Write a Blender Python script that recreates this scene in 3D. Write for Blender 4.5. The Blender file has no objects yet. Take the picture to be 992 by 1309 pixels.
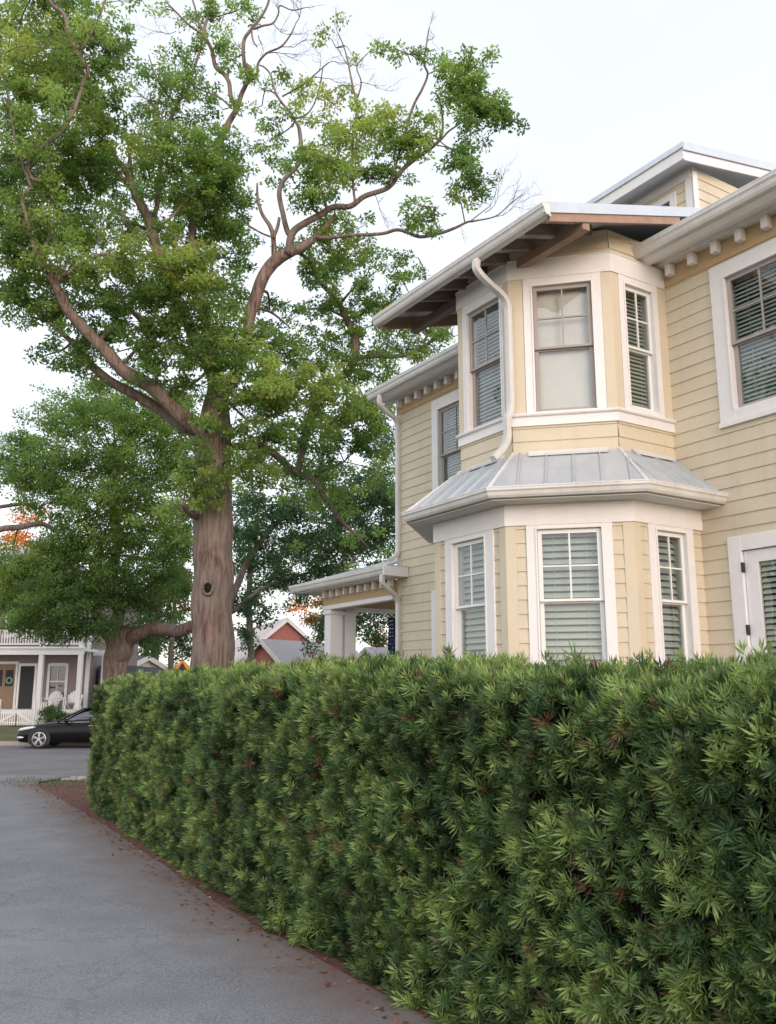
import bpy, bmesh, math, random
import numpy as np
from mathutils import Vector, noise as mnoise

random.seed(7)
rng = np.random.default_rng(7)
R = math.radians
scene = bpy.context.scene
col = scene.collection

# ------------------------------------------------------------------ camera
HC = 1.7                                   # eye height
FPX, PW, PH, HORIZON = 1118.0, 992.0, 1309.0, 880.0
PITCH = math.atan((HORIZON - PH / 2) / FPX)
cam_d = bpy.data.cameras.new('camera')
cam_d.sensor_fit = 'VERTICAL'
cam_d.sensor_height = 36.0
cam_d.sensor_width = 36.0
cam_d.lens = 36.0 * FPX / PH
cam_d.clip_start = 0.05
cam_d.clip_end = 3000
cam = bpy.data.objects.new('camera', cam_d)
cam.location = (0, 0, HC)
cam.rotation_euler = (R(90) + PITCH, 0, 0)
col.objects.link(cam)
scene.camera = cam

# ------------------------------------------------------------------ light
SUN_EL, SUN_AZ = 15.0, 158.0               # azimuth clockwise from +Y (behind the viewer, a little right)
w = bpy.data.worlds.new('World')
scene.world = w
w.use_nodes = True
nt = w.node_tree
nt.nodes.clear()
out = nt.nodes.new('ShaderNodeOutputWorld')
sky = nt.nodes.new('ShaderNodeTexSky')
sky.sky_type = 'NISHITA'
sky.sun_disc = False
sky.sun_elevation = R(SUN_EL)
sky.sun_rotation = R(SUN_AZ)
sky.air_density = 1.0
sky.dust_density = 1.0
bg1 = nt.nodes.new('ShaderNodeBackground')
bg1.inputs['Strength'].default_value = 0.05
nt.links.new(sky.outputs[0], bg1.inputs[0])
# thin bright evening cloud veil over the whole sky, a touch bluer towards the zenith
tc = nt.nodes.new('ShaderNodeTexCoord')
sep = nt.nodes.new('ShaderNodeSeparateXYZ')
nt.links.new(tc.outputs['Generated'], sep.inputs[0])
ramp = nt.nodes.new('ShaderNodeValToRGB')
ramp.color_ramp.elements[0].position = 0.0
ramp.color_ramp.elements[0].color = (0.82, 0.77, 0.76, 1)
ramp.color_ramp.elements[1].position = 0.75
ramp.color_ramp.elements[1].color = (0.68, 0.70, 0.755, 1)
e = ramp.color_ramp.elements.new(0.30)
e.color = (0.75, 0.755, 0.78, 1)
nt.links.new(sep.outputs['Z'], ramp.inputs[0])
wn = nt.nodes.new('ShaderNodeTexNoise')
wn.inputs['Scale'].default_value = 2.2
wn.inputs['Detail'].default_value = 4
nt.links.new(tc.outputs['Generated'], wn.inputs['Vector'])
wm = nt.nodes.new('ShaderNodeMapRange')
wm.inputs['From Min'].default_value = 0.3
wm.inputs['From Max'].default_value = 0.7
wm.inputs['To Min'].default_value = 0.93
wm.inputs['To Max'].default_value = 1.05
nt.links.new(wn.outputs['Fac'], wm.inputs['Value'])
bg2 = nt.nodes.new('ShaderNodeBackground')
nt.links.new(ramp.outputs[0], bg2.inputs[0])
side = nt.nodes.new('ShaderNodeMapRange')
side.inputs['From Min'].default_value = -1.0
side.inputs['From Max'].default_value = 0.7
side.inputs['To Min'].default_value = 1.45
side.inputs['To Max'].default_value = 0.86
nt.links.new(sep.outputs['Y'], side.inputs['Value'])
mulS = nt.nodes.new('ShaderNodeMath')
mulS.operation = 'MULTIPLY'
nt.links.new(wm.outputs[0], mulS.inputs[0])
nt.links.new(side.outputs[0], mulS.inputs[1])
nt.links.new(mulS.outputs[0], bg2.inputs['Strength'])
addn = nt.nodes.new('ShaderNodeAddShader')
nt.links.new(bg1.outputs[0], addn.inputs[0])
nt.links.new(bg2.outputs[0], addn.inputs[1])
nt.links.new(addn.outputs[0], out.inputs[0])

sun_d = bpy.data.lights.new('sun', 'SUN')
sun_d.energy = 1.0
sun_d.angle = R(30)
sun_d.color = (1.0, 0.78, 0.66)
sun = bpy.data.objects.new('sun', sun_d)
_a = R(SUN_AZ)
sdir = Vector((math.sin(_a) * math.cos(R(SUN_EL)), math.cos(_a) * math.cos(R(SUN_EL)), math.sin(R(SUN_EL))))
sun.rotation_euler = sdir.to_track_quat('Z', 'Y').to_euler()
sun.location = (8, -20, 15)
col.objects.link(sun)

scene.view_settings.view_transform = 'Standard'
scene.view_settings.look = 'None'
scene.view_settings.exposure = 0.55
scene.view_settings.gamma = 1.0
scene.view_settings.use_curve_mapping = False
scene.cycles.max_bounces = 6
scene.cycles.transparent_max_bounces = 12
scene.cycles.caustics_reflective = False
scene.cycles.caustics_refractive = False

# ------------------------------------------------------------------ frames
AZ = math.atan((496 + 225) / math.hypot(FPX, HORIZON - PH / 2))
UX, UY = -math.sin(AZ), math.cos(AZ)        # along the long house wall, going away
WX, WY = math.cos(AZ), math.sin(AZ)         # into the house
DZ = HC - 1.6                               # house heights below were taken with the eye at 1.6
D = 8.4                                     # the long wall

def H(u, w_, z):
    return (UX * u + WX * w_, UY * u + WY * w_, z + DZ)

def at(x, y, yd):
    """a place yd metres ahead, seen along the given direction"""
    dz = -(y - PH / 2)
    c, s = math.cos(PITCH), math.sin(PITCH)
    d = np.array([x - PW / 2, FPX * c - dz * s, FPX * s + dz * c])
    return np.array([0, 0, HC]) + d * (yd / d[1])

def zg(Y):
    if Y < 32: return -0.0138 * max(Y, -25)
    if Y < 34.6: return -0.4416
    if Y < 44: return -0.31 + (Y - 34.6) / 9.4 * 0.25
    return -0.06

# ------------------------------------------------------------------ materials
def new_mat(name):
    m = bpy.data.materials.new(name)
    m.use_nodes = True
    n = m.node_tree
    b = n.nodes['Principled BSDF']
    return m, n, b

def link(n, a, b): n.links.new(a, b)

def mat(name, c, rough=0.6, var=0.08, scale=6.0, bump=0.0, bscale=60.0, metallic=0.0, spec=0.5, c2=None, detail=5, stretch=None, streak=0.0):
    """plain coloured surface, broken up with noise at two scales"""
    m, n, b = new_mat(name)
    b.inputs['Roughness'].default_value = rough
    b.inputs['Metallic'].default_value = metallic
    b.inputs['Specular IOR Level'].default_value = spec
    tc = n.nodes.new('ShaderNodeTexCoord')
    src = tc.outputs['Object']
    if stretch:
        mp = n.nodes.new('ShaderNodeMapping')
        mp.inputs['Scale'].default_value = stretch
        link(n, src, mp.inputs[0]); src = mp.outputs[0]
    t = n.nodes.new('ShaderNodeTexNoise')
    t.inputs['Scale'].default_value = scale
    t.inputs['Detail'].default_value = detail
    t.inputs['Roughness'].default_value = 0.65
    link(n, src, t.inputs['Vector'])
    r = n.nodes.new('ShaderNodeValToRGB')
    r.color_ramp.elements[0].position = 0.3
    r.color_ramp.elements[1].position = 0.72
    a = c if c2 is None else c2
    r.color_ramp.elements[0].color = (*[max(0, x * (1 - var)) for x in a], 1)
    r.color_ramp.elements[1].color = (*[min(1, x * (1 + var)) for x in c], 1)
    link(n, t.outputs['Fac'], r.inputs[0])
    cout = r.outputs[0]
    if streak:
        mp2 = n.nodes.new('ShaderNodeMapping'); mp2.inputs['Scale'].default_value = (7, 7, 0.45)
        link(n, tc.outputs['Object'], mp2.inputs[0])
        t3 = n.nodes.new('ShaderNodeTexNoise'); t3.inputs['Scale'].default_value = 1.4; t3.inputs['Detail'].default_value = 6; t3.inputs['Roughness'].default_value = 0.7
        link(n, mp2.outputs[0], t3.inputs['Vector'])
        mr3 = n.nodes.new('ShaderNodeMapRange'); mr3.inputs[1].default_value = 0.52; mr3.inputs[2].default_value = 0.80; mr3.inputs[3].default_value = 0.0; mr3.inputs[4].default_value = streak
        link(n, t3.outputs['Fac'], mr3.inputs[0])
        mx3 = n.nodes.new('ShaderNodeMix'); mx3.data_type = 'RGBA'
        link(n, mr3.outputs[0], mx3.inputs[0]); link(n, cout, mx3.inputs[6]); mx3.inputs[7].default_value = (0.22, 0.20, 0.16, 1)
        cout = mx3.outputs[2]
    link(n, cout, b.inputs['Base Color'])
    if bump:
        t2 = n.nodes.new('ShaderNodeTexNoise')
        t2.inputs['Scale'].default_value = bscale
        t2.inputs['Detail'].default_value = 6
        link(n, src, t2.inputs['Vector'])
        bp = n.nodes.new('ShaderNodeBump')
        bp.inputs['Strength'].default_value = bump
        bp.inputs['Distance'].default_value = 0.02
        link(n, t2.outputs['Fac'], bp.inputs['Height'])
        link(n, bp.outputs[0], b.inputs['Normal'])
    return m

def mat_leaf(name, trans=0.56, rough=0.45, spec=0.35):
    m, n, b = new_mat(name)
    at_ = n.nodes.new('ShaderNodeAttribute')
    at_.attribute_name = 'tint'
    b.inputs['Roughness'].default_value = rough
    b.inputs['Specular IOR Level'].default_value = spec
    link(n, at_.outputs['Color'], b.inputs['Base Color'])
    tr = n.nodes.new('ShaderNodeBsdfTranslucent')
    hs = n.nodes.new('ShaderNodeHueSaturation')
    hs.inputs['Value'].default_value = 1.9
    hs.inputs['Saturation'].default_value = 1.1
    link(n, at_.outputs['Color'], hs.inputs['Color'])
    link(n, hs.outputs[0], tr.inputs['Color'])
    mx = n.nodes.new('ShaderNodeMixShader')
    mx.inputs[0].default_value = trans
    link(n, b.outputs[0], mx.inputs[1]); link(n, tr.outputs[0], mx.inputs[2])
    link(n, mx.outputs[0], n.nodes['Material Output'].inputs[0])
    return m

def mat_glass(name, tint=(0.87, 0.905, 0.885), ior=1.5, boost=0.06):
    m, n, b = new_mat(name)
    n.nodes.remove(b)
    g = n.nodes.new('ShaderNodeBsdfGlossy'); g.inputs['Roughness'].default_value = 0.01
    g.inputs['Color'].default_value = (0.95, 0.97, 1, 1)
    t = n.nodes.new('ShaderNodeBsdfTransparent'); t.inputs['Color'].default_value = (*tint, 1)
    f = n.nodes.new('ShaderNodeLayerWeight'); f.inputs['Blend'].default_value = 0.5
    pw = n.nodes.new('ShaderNodeMath'); pw.operation = 'POWER'; pw.inputs[1].default_value = 3.2
    link(n, f.outputs['Facing'], pw.inputs[0])
    a = n.nodes.new('ShaderNodeMath'); a.operation = 'MULTIPLY_ADD'
    a.inputs[1].default_value = 0.9; a.inputs[2].default_value = boost + 0.03; a.use_clamp = True
    link(n, pw.outputs[0], a.inputs[0])
    tc = n.nodes.new('ShaderNodeTexCoord')
    no = n.nodes.new('ShaderNodeTexNoise'); no.inputs['Scale'].default_value = 2.5
    link(n, tc.outputs['Object'], no.inputs['Vector'])
    bp = n.nodes.new('ShaderNodeBump'); bp.inputs['Strength'].default_value = 0.12; bp.inputs['Distance'].default_value = 0.05
    link(n, no.outputs['Fac'], bp.inputs['Height']); link(n, bp.outputs[0], g.inputs['Normal'])
    mx = n.nodes.new('ShaderNodeMixShader')
    link(n, a.outputs[0], mx.inputs[0]); link(n, t.outputs[0], mx.inputs[1]); link(n, g.outputs[0], mx.inputs[2])
    link(n, mx.outputs[0], n.nodes['Material Output'].inputs[0])
    return m

def mat_bark(name, c1, c2, scale=1.0):
    m, n, b = new_mat(name)
    b.inputs['Roughness'].default_value = 0.9
    b.inputs['Specular IOR Level'].default_value = 0.15
    tc = n.nodes.new('ShaderNodeTexCoord')
    mp = n.nodes.new('ShaderNodeMapping'); mp.inputs['Scale'].default_value = (9 * scale, 9 * scale, 1.0 * scale)
    link(n, tc.outputs['Object'], mp.inputs[0])
    t = n.nodes.new('ShaderNodeTexNoise'); t.inputs['Scale'].default_value = 1.6; t.inputs['Detail'].default_value = 8; t.inputs['Roughness'].default_value = 0.7
    link(n, mp.outputs[0], t.inputs['Vector'])
    t2 = n.nodes.new('ShaderNodeTexNoise'); t2.inputs['Scale'].default_value = 0.9; t2.inputs['Detail'].default_value = 4
    link(n, tc.outputs['Object'], t2.inputs['Vector'])
    r = n.nodes.new('ShaderNodeValToRGB')
    r.color_ramp.elements[0].position = 0.40; r.color_ramp.elements[0].color = (*[x * 0.30 for x in c1], 1)
    r.color_ramp.elements[1].position = 0.60; r.color_ramp.elements[1].color = (*c1, 1)
    link(n, t.outputs['Fac'], r.inputs[0])
    mx = n.nodes.new('ShaderNodeMix'); mx.data_type = 'RGBA'
    mr = n.nodes.new('ShaderNodeMapRange'); mr.inputs['From Min'].default_value = 0.38; mr.inputs['From Max'].default_value = 0.68
    link(n, t2.outputs['Fac'], mr.inputs['Value'])
    link(n, mr.outputs[0], mx.inputs[0]); link(n, r.outputs[0], mx.inputs[6])
    hb = n.nodes.new('ShaderNodeMix'); hb.data_type = 'RGBA'; hb.blend_type = 'MULTIPLY'; hb.inputs[0].default_value = 0.9
    hb.inputs[6].default_value = (*c2, 1); link(n, t.outputs['Fac'], hb.inputs[7])
    link(n, hb.outputs[2], mx.inputs[7])
    link(n, mx.outputs[2], b.inputs['Base Color'])
    bp = n.nodes.new('ShaderNodeBump'); bp.inputs['Strength'].default_value = 0.9; bp.inputs['Distance'].default_value = 0.05
    link(n, t.outputs['Fac'], bp.inputs['Height']); link(n, bp.outputs[0], b.inputs['Normal'])
    return m

def mat_brick(name, c1, c2, mortar, scale=1.0):
    m, n, b = new_mat(name)
    b.inputs['Roughness'].default_value = 0.85
    tc = n.nodes.new('ShaderNodeTexCoord')
    mp = n.nodes.new('ShaderNodeMapping'); mp.inputs['Rotation'].default_value = (R(90), 0, 0)
    link(n, tc.outputs['Object'], mp.inputs[0])
    t = n.nodes.new('ShaderNodeTexBrick'); t.inputs['Scale'].default_value = 4.0 * scale
    t.inputs['Color1'].default_value = (*c1, 1); t.inputs['Color2'].default_value = (*c2, 1); t.inputs['Mortar'].default_value = (*mortar, 1)
    t.inputs['Mortar Size'].default_value = 0.012
    link(n, mp.outputs[0], t.inputs['Vector']); link(n, t.outputs['Color'], b.inputs['Base Color'])
    return m

M = {}
M['siding'] = mat('yellow siding paint', (0.61, 0.535, 0.405), 0.55, 0.07, 1.3, 0.15, 60, spec=0.3, detail=9, streak=0.22)
M['corner'] = mat('yellow corner board paint', (0.615, 0.54, 0.41), 0.5, 0.04, 3.0, spec=0.35)
M['tan'] = mat('tan frieze paint', (0.47, 0.33, 0.185), 0.55, 0.06, 4.0, spec=0.35)
M['white'] = mat('white trim paint', (0.76, 0.74, 0.735), 0.45, 0.035, 5.0, 0.05, 50, spec=0.4, streak=0.09)
M['gutter'] = mat('white gutter enamel', (0.69, 0.675, 0.66), 0.35, 0.07, 2.0, spec=0.5, c2=(0.62, 0.60, 0.575), streak=0.30)
M['soffit'] = mat('pale soffit paint', (0.66, 0.66, 0.65), 0.6, 0.05, 3.0)
M['sash_grey'] = mat('taupe sash paint', (0.36, 0.32, 0.30), 0.5, 0.06, 5.0)
M['sash_white'] = mat('white sash paint', (0.78, 0.78, 0.76), 0.45, 0.03, 5.0)
M['timber_shaded'] = mat('eave timber shaded brown', (0.20, 0.145, 0.12), 0.7, 0.25, 5.0, 0.3, 30, stretch=(1, 1, 4))  # eave wood with its shade put into the brown
M['timber_lit'] = mat('eave timber sunlit orange brown', (0.33, 0.215, 0.155), 0.65, 0.18, 6.0, 0.25, 40)  # the same eave wood with low sun put into the colour
M['metal'] = mat('galvanised standing seam roof', (0.57, 0.605, 0.645), 0.36, 0.07, 2.5, metallic=0.45, spec=0.5, bump=0.06, bscale=4, streak=0.18)
M['metal_dark'] = mat('dull lead flashing', (0.30, 0.31, 0.33), 0.5, 0.1, 5.0, metallic=0.5)
M['blind'] = mat('pale window blind', (0.40, 0.45, 0.405), 0.55, 0.05, 5.0)
M['shade'] = mat('cream roller shade', (0.66, 0.61, 0.575), 0.8, 0.04, 8.0)
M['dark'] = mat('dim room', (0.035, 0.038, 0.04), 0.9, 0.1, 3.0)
M['glass'] = mat_glass('window glass')
M['black_iron'] = mat('black hinge iron', (0.02, 0.02, 0.02), 0.5, 0.1)
M['brick'] = mat_brick('red brick', (0.42, 0.15, 0.12), (0.35, 0.12, 0.10), (0.42, 0.30, 0.27))
M['brick_base'] = mat_brick('brown foundation brick', (0.22, 0.10, 0.07), (0.17, 0.08, 0.06), (0.30, 0.27, 0.24), 1.0)
M['grey_roof'] = mat('grey shingle roof', (0.30, 0.29, 0.305), 0.85, 0.2, 14.0, 0.3, 30)
M['dark_roof'] = mat('slate blue shingle roof', (0.10, 0.11, 0.135), 0.85, 0.2, 14.0, 0.3, 30)
M['mauve'] = mat('mauve grey clapboard', (0.24, 0.195, 0.195), 0.65, 0.12, 3.0, stretch=(1, 1, 8))
M['wood_door'] = mat('brown wooden door', (0.24, 0.155, 0.10), 0.5, 0.2, 3.0, stretch=(6, 6, 1))
M['bark'] = mat_bark('red brown oak bark', (0.27, 0.185, 0.155), (0.40, 0.33, 0.29))
M['bark_grey'] = mat_bark('grey oak bark', (0.17, 0.14, 0.12), (0.26, 0.25, 0.21))
M['bark_dark'] = mat_bark('dark hedge wood', (0.055, 0.04, 0.03), (0.05, 0.045, 0.03), 2.5)
M['leaf'] = mat_leaf('oak leaf')
M['needle'] = mat_leaf('yew pine leaf', 0.22, 0.45, 0.28)
M['cavity'] = mat('black knot hole disc', (0.012, 0.008, 0.006), 0.95, 0.2)
M['concrete'] = mat('pale kerb concrete', (0.34, 0.31, 0.29), 0.85, 0.15, 6.0, 0.3, 50)
M['soil'] = mat('red brown pine mulch', (0.15, 0.062, 0.045), 0.95, 0.5, 18.0, 0.9, 60, c2=(0.07, 0.032, 0.026), detail=8)
M['litter'] = mat_leaf('dry leaf litter', 0.1, 0.8, 0.1)
M['rubber'] = mat('tyre rubber', (0.02, 0.02, 0.021), 0.8, 0.15)
M['alloy'] = mat('alloy wheel', (0.62, 0.62, 0.63), 0.3, 0.05, metallic=0.85)
M['car_black'] = mat('black car paint', (0.004, 0.0043, 0.005), 0.22, 0.05, spec=0.3)
M['chrome'] = mat('bright chrome', (0.75, 0.75, 0.76), 0.12, 0.03, metallic=1.0)
M['car_glass'] = mat_glass('tinted car glass', (0.10, 0.12, 0.13), 1.6, 0.10)
M['lamp'] = mat('clear headlamp lens', (0.72, 0.74, 0.76), 0.12, 0.05, spec=0.8)
M['orange'] = mat('orange sign sheeting', (0.85, 0.27, 0.03), 0.45, 0.05)
M['sign_black'] = mat('black sign marking', (0.012, 0.012, 0.012), 0.5, 0.05)
M['steel'] = mat('galvanised post', (0.33, 0.33, 0.33), 0.5, 0.1, metallic=0.6)
M['flag_blue'] = mat('navy flag cloth', (0.012, 0.022, 0.085), 0.85, 0.1, 20)
M['flag_red'] = mat('red flag cloth', (0.35, 0.02, 0.03), 0.85, 0.1, 20)
M['flag_white'] = mat('white flag cloth', (0.75, 0.75, 0.75), 0.85, 0.05, 20)

def mat_asphalt(name, base, stain, stain_on):
    m, n, b = new_mat(name)
    b.inputs['Roughness'].default_value = 0.88
    b.inputs['Specular IOR Level'].default_value = 0.3
    tc = n.nodes.new('ShaderNodeTexCoord')
    def noi(s, d, ro=0.6, src=None):
        t = n.nodes.new('ShaderNodeTexNoise'); t.inputs['Scale'].default_value = s; t.inputs['Detail'].default_value = d; t.inputs['Roughness'].default_value = ro
        link(n, src or tc.outputs['Object'], t.inputs['Vector']); return t.outputs['Fac']
    def mix(fac, a, bb, blend='MIX'):
        x = n.nodes.new('ShaderNodeMix'); x.data_type = 'RGBA'; x.blend_type = blend
        if isinstance(fac, float): x.inputs[0].default_value = fac
        else: link(n, fac, x.inputs[0])
        for k, v in ((6, a), (7, bb)):
            if isinstance(v, tuple): x.inputs[k].default_value = (*v, 1)
            else: link(n, v, x.inputs[k])
        return x.outputs[2]
    def rng_(v, a, bb, c=0.0, d=1.0):
        x = n.nodes.new('ShaderNodeMapRange'); x.inputs[1].default_value = a; x.inputs[2].default_value = bb; x.inputs[3].default_value = c; x.inputs[4].default_value = d
        link(n, v, x.inputs[0]); return x.outputs[0]
    big = noi(0.55, 4); mid = noi(3.2, 6, 0.7); fine = noi(75, 4, 0.8); vor = n.nodes.new('ShaderNodeTexVoronoi'); vor.inputs['Scale'].default_value = 95
    link(n, tc.outputs['Object'], vor.inputs['Vector'])
    c = mix(rng_(big, 0.35, 0.65), tuple(x * 0.78 for x in base), tuple(x * 1.16 for x in base))
    c = mix(rng_(mid, 0.45, 0.75), c, tuple(x * 0.70 for x in base))
    c = mix(rng_(fine, 0.45, 0.72, 0.0, 0.75), c, tuple(min(1, x * 2.2) for x in base))
    c = mix(rng_(fine, 0.30, 0.42, 0.5, 0.0), c, tuple(x * 0.5 for x in base))
    # a few long dark cracks
    wv = n.nodes.new('ShaderNodeTexVoronoi'); wv.feature = 'DISTANCE_TO_EDGE'; wv.inputs['Scale'].default_value = 0.22
    mpw = n.nodes.new('ShaderNodeVectorMath'); mpw.operation = 'ADD'
    tw = n.nodes.new('ShaderNodeTexNoise'); tw.inputs['Scale'].default_value = 1.3; tw.inputs['Detail'].default_value = 6
    link(n, tc.outputs['Object'], tw.inputs['Vector']); link(n, tw.outputs['Color'], mpw.inputs[0]); link(n, tc.outputs['Object'], mpw.inputs[1])
    link(n, mpw.outputs[0], wv.inputs['Vector'])
    c = mix(rng_(wv.outputs['Distance'], 0.0, 0.006, 0.3, 0.0), c, tuple(x * 0.5 for x in base))
    if stain_on:
        # rusty needle stain that lies along the hedge edge of the drive ('edge' holds metres from that edge)
        ea = n.nodes.new('ShaderNodeAttribute'); ea.attribute_name = 'edge'
        dsum = n.nodes.new('ShaderNodeMath'); dsum.operation = 'MULTIPLY_ADD'; dsum.inputs[1].default_value = 1.3
        link(n, noi(1.8, 6, 0.7), dsum.inputs[0]); link(n, ea.outputs['Fac'], dsum.inputs[2])
        f = rng_(dsum.outputs[0], 0.62, 1.40, 0.9, 0.0)
        c = mix(f, c, stain)
    link(n, c, b.inputs['Base Color'])
    bp = n.nodes.new('ShaderNodeBump'); bp.inputs['Strength'].default_value = 0.5; bp.inputs['Distance'].default_value = 0.008
    link(n, fine, bp.inputs['Height']); link(n, bp.outputs[0], b.inputs['Normal'])
    return m
M['drive'] = mat_asphalt('worn drive asphalt', (0.186, 0.189, 0.198), (0.165, 0.115, 0.098), True)
M['street'] = mat_asphalt('street asphalt', (0.155, 0.148, 0.152), (0.1, 0.08, 0.07), False)
M['lawn'] = mat('mown lawn', (0.115, 0.115, 0.04), 0.95, 0.25, 1.2, 0.8, 80, c2=(0.09, 0.075, 0.035), detail=9)

# ------------------------------------------------------------------ mesh helpers
class MB:
    def __init__(s): s.v = []; s.f = []
    def add(s, vs, fs):
        o = len(s.v); s.v += [tuple(map(float, p)) for p in vs]; s.f += [tuple(o + i for i in f) for f in fs]
    def hexa(s, p):    # eight corners: bottom ring 0-3, top ring 4-7
        s.add(p, [(0, 3, 2, 1), (4, 5, 6, 7), (0, 1, 5, 4), (1, 2, 6, 5), (2, 3, 7, 6), (3, 0, 4, 7)])
    def box(s, x0, x1, y0, y1, z0, z1, fr=None):
        p = [(x0, y0, z0), (x1, y0, z0), (x1, y1, z0), (x0, y1, z0), (x0, y0, z1), (x1, y0, z1), (x1, y1, z1), (x0, y1, z1)]
        s.hexa([fr(*q) for q in p] if fr else p)
    def quad(s, a, b, c, d): s.add([a, b, c, d], [(0, 1, 2, 3)])
    def prism(s, poly, e0, e1, fn):
        """poly in 2D swept from e0 to e1; fn(p, q, e) places it"""
        n = len(poly)
        s.add([fn(p, q, e0) for p, q in poly] + [fn(p, q, e1) for p, q in poly],
              [tuple(range(n - 1, -1, -1)), tuple(range(n, 2 * n))] + [(i, (i + 1) % n, n + (i + 1) % n, n + i) for i in range(n)])
    def loft(s, rings, closed=True, caps=True):
        n = len(rings[0]); o = len(s.v)
        for r in rings: s.v += [tuple(map(float, p)) for p in r]
        for k in range(len(rings) - 1):
            for i in range(n if closed else n - 1):
                j = (i + 1) % n
                s.f.append((o + k * n + i, o + k * n + j, o + (k + 1) * n + j, o + (k + 1) * n + i))
        if caps and closed:
            s.f.append(tuple(o + i for i in range(n - 1, -1, -1)))
            s.f.append(tuple(o + (len(rings) - 1) * n + i for i in range(n)))
    def tube(s, pts, rad, n=8, caps=True):
        pts = [Vector(p) for p in pts]
        if not hasattr(rad, '__len__'): rad = [rad] * len(pts)
        rings = []; ref = None
        for i, p in enumerate(pts):
            t = (pts[min(i + 1, len(pts) - 1)] - pts[max(i - 1, 0)]).normalized()
            if ref is None: ref = t.orthogonal().normalized()
            ref = (ref - t * ref.dot(t)).normalized(); b = t.cross(ref)
            rings.append([p + (ref * math.cos(2 * math.pi * k / n) + b * math.sin(2 * math.pi * k / n)) * rad[i] for k in range(n)])
        s.loft(rings, True, caps)
    def build(s, name, m, parent=None, bevel=0.0, smooth=False, props=None):
        off = Vector(parent['_o']) if parent is not None and '_o' in parent else Vector((0, 0, 0))
        me = bpy.data.meshes.new(name)
        me.from_pydata([tuple(Vector(p) - off) for p in s.v], [], s.f)
        me.validate(); 
        bm = bmesh.new(); bm.from_mesh(me)
        bmesh.ops.remove_doubles(bm, verts=bm.verts, dist=1e-5) if smooth else None
        bmesh.ops.recalc_face_normals(bm, faces=bm.faces); bm.to_mesh(me); bm.free()
        me.materials.append(m)
        o = bpy.data.objects.new(name, me); col.objects.link(o)
        if parent is not None:
            o.parent = parent; o['_o'] = (0.0, 0.0, 0.0)
            if '_o' in parent: o['_o'] = tuple(parent['_o'])
        if smooth:
            for p in me.polygons: p.use_smooth = True
        if bevel:
            bv = o.modifiers.new('bevel', 'BEVEL'); bv.width = bevel; bv.segments = 2; bv.limit_method = 'ANGLE'; bv.angle_limit = R(40)
        return o

def root(name, loc, label, cat, group=None):
    o = bpy.data.objects.new(name, None); col.objects.link(o)
    o.empty_display_size = 0.3
    o.location = loc; o['_o'] = tuple(loc)
    o['label'] = label; o['category'] = cat
    if group: o['group'] = group
    return o

def tag(o, label, cat, group=None, kind=None):
    o['label'] = label; o['category'] = cat
    if group: o['group'] = group
    if kind: o['kind'] = kind
    return o

def fast_mesh(name, verts, nper, m, tint=None, parent=None):
    """verts (N, nper, 3): N separate faces"""
    N = len(verts)
    off = np.array(parent['_o'], dtype=np.float32) if parent is not None and '_o' in parent else np.zeros(3, np.float32)
    me = bpy.data.meshes.new(name)
    me.vertices.add(N * nper); me.loops.add(N * nper); me.polygons.add(N)
    me.vertices.foreach_set('co', (verts.reshape(-1, 3) - off).astype(np.float32).ravel())
    me.loops.foreach_set('vertex_index', np.arange(N * nper, dtype=np.int32))
    me.polygons.foreach_set('loop_start', np.arange(0, N * nper, nper, dtype=np.int32))
    me.update(calc_edges=True)
    if tint is not None:
        a = me.color_attributes.new('tint', 'FLOAT_COLOR', 'POINT')
        c = np.ones((N, nper, 4), np.float32); c[:, :, :3] = tint[:, None, :]
        a.data.foreach_set('color', c.ravel())
    me.materials.append(m)
    o = bpy.data.objects.new(name, me); col.objects.link(o)
    if parent is not None: o.parent = parent; o['_o'] = tuple(parent['_o'])
    return o

def norm(a): return a / (np.linalg.norm(a, axis=-1, keepdims=True) + 1e-9)

def leaf_quads(base, d, nrm, L, W, curl=0.12, wide=0.45):
    side = norm(np.cross(d, nrm)); nn = np.cross(side, d)
    L = L[:, None]; W = W[:, None]
    mid = base + d * L * wide + nn * L * curl
    tip = base + d * L - nn * L * curl * 0.5
    return np.stack([base, mid + side * W / 2, tip, mid - side * W / 2], axis=1)
# ------------------------------------------------------------------ ground
def sheet(name, m, rows, dz, kind='structure', sub=1, wob=0.0):
    """rows: (Y, xl, xr) strips; a sheet that follows the ground"""
    vs, fs = [], []
    n = sub + 1
    for (Y, xl, xr) in rows:
        for k in range(n):
            x = xl + (xr - xl) * k / sub
            zz = zg(Y) + dz
            if wob: zz += wob * (mnoise.noise((x * 2.3, Y * 2.3, 3.1)) + 0.6 * mnoise.noise((x * 9, Y * 9, 1.1)))
            vs.append((x, Y, zz))
    for r in range(len(rows) - 1):
        for k in range(sub):
            a = r * n + k
            fs.append((a, a + 1, a + n + 1, a + n))
    b = MB(); b.add(vs, fs)
    o = b.build(name, m); o['kind'] = kind
    return o

sheet('ground', M['lawn'], [(Y, -1200, 1200) for Y in (-60, -25, 0, 20, 32, 34.59, 34.6, 44, 120, 1500)], -0.012)
ST0, ST1 = 20.85, 34.45
sheet('street', M['street'], [(Y, -140, 160) for Y in (ST0, 24, 28, 32, 33, ST1)], 0.004, sub=6)

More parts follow.
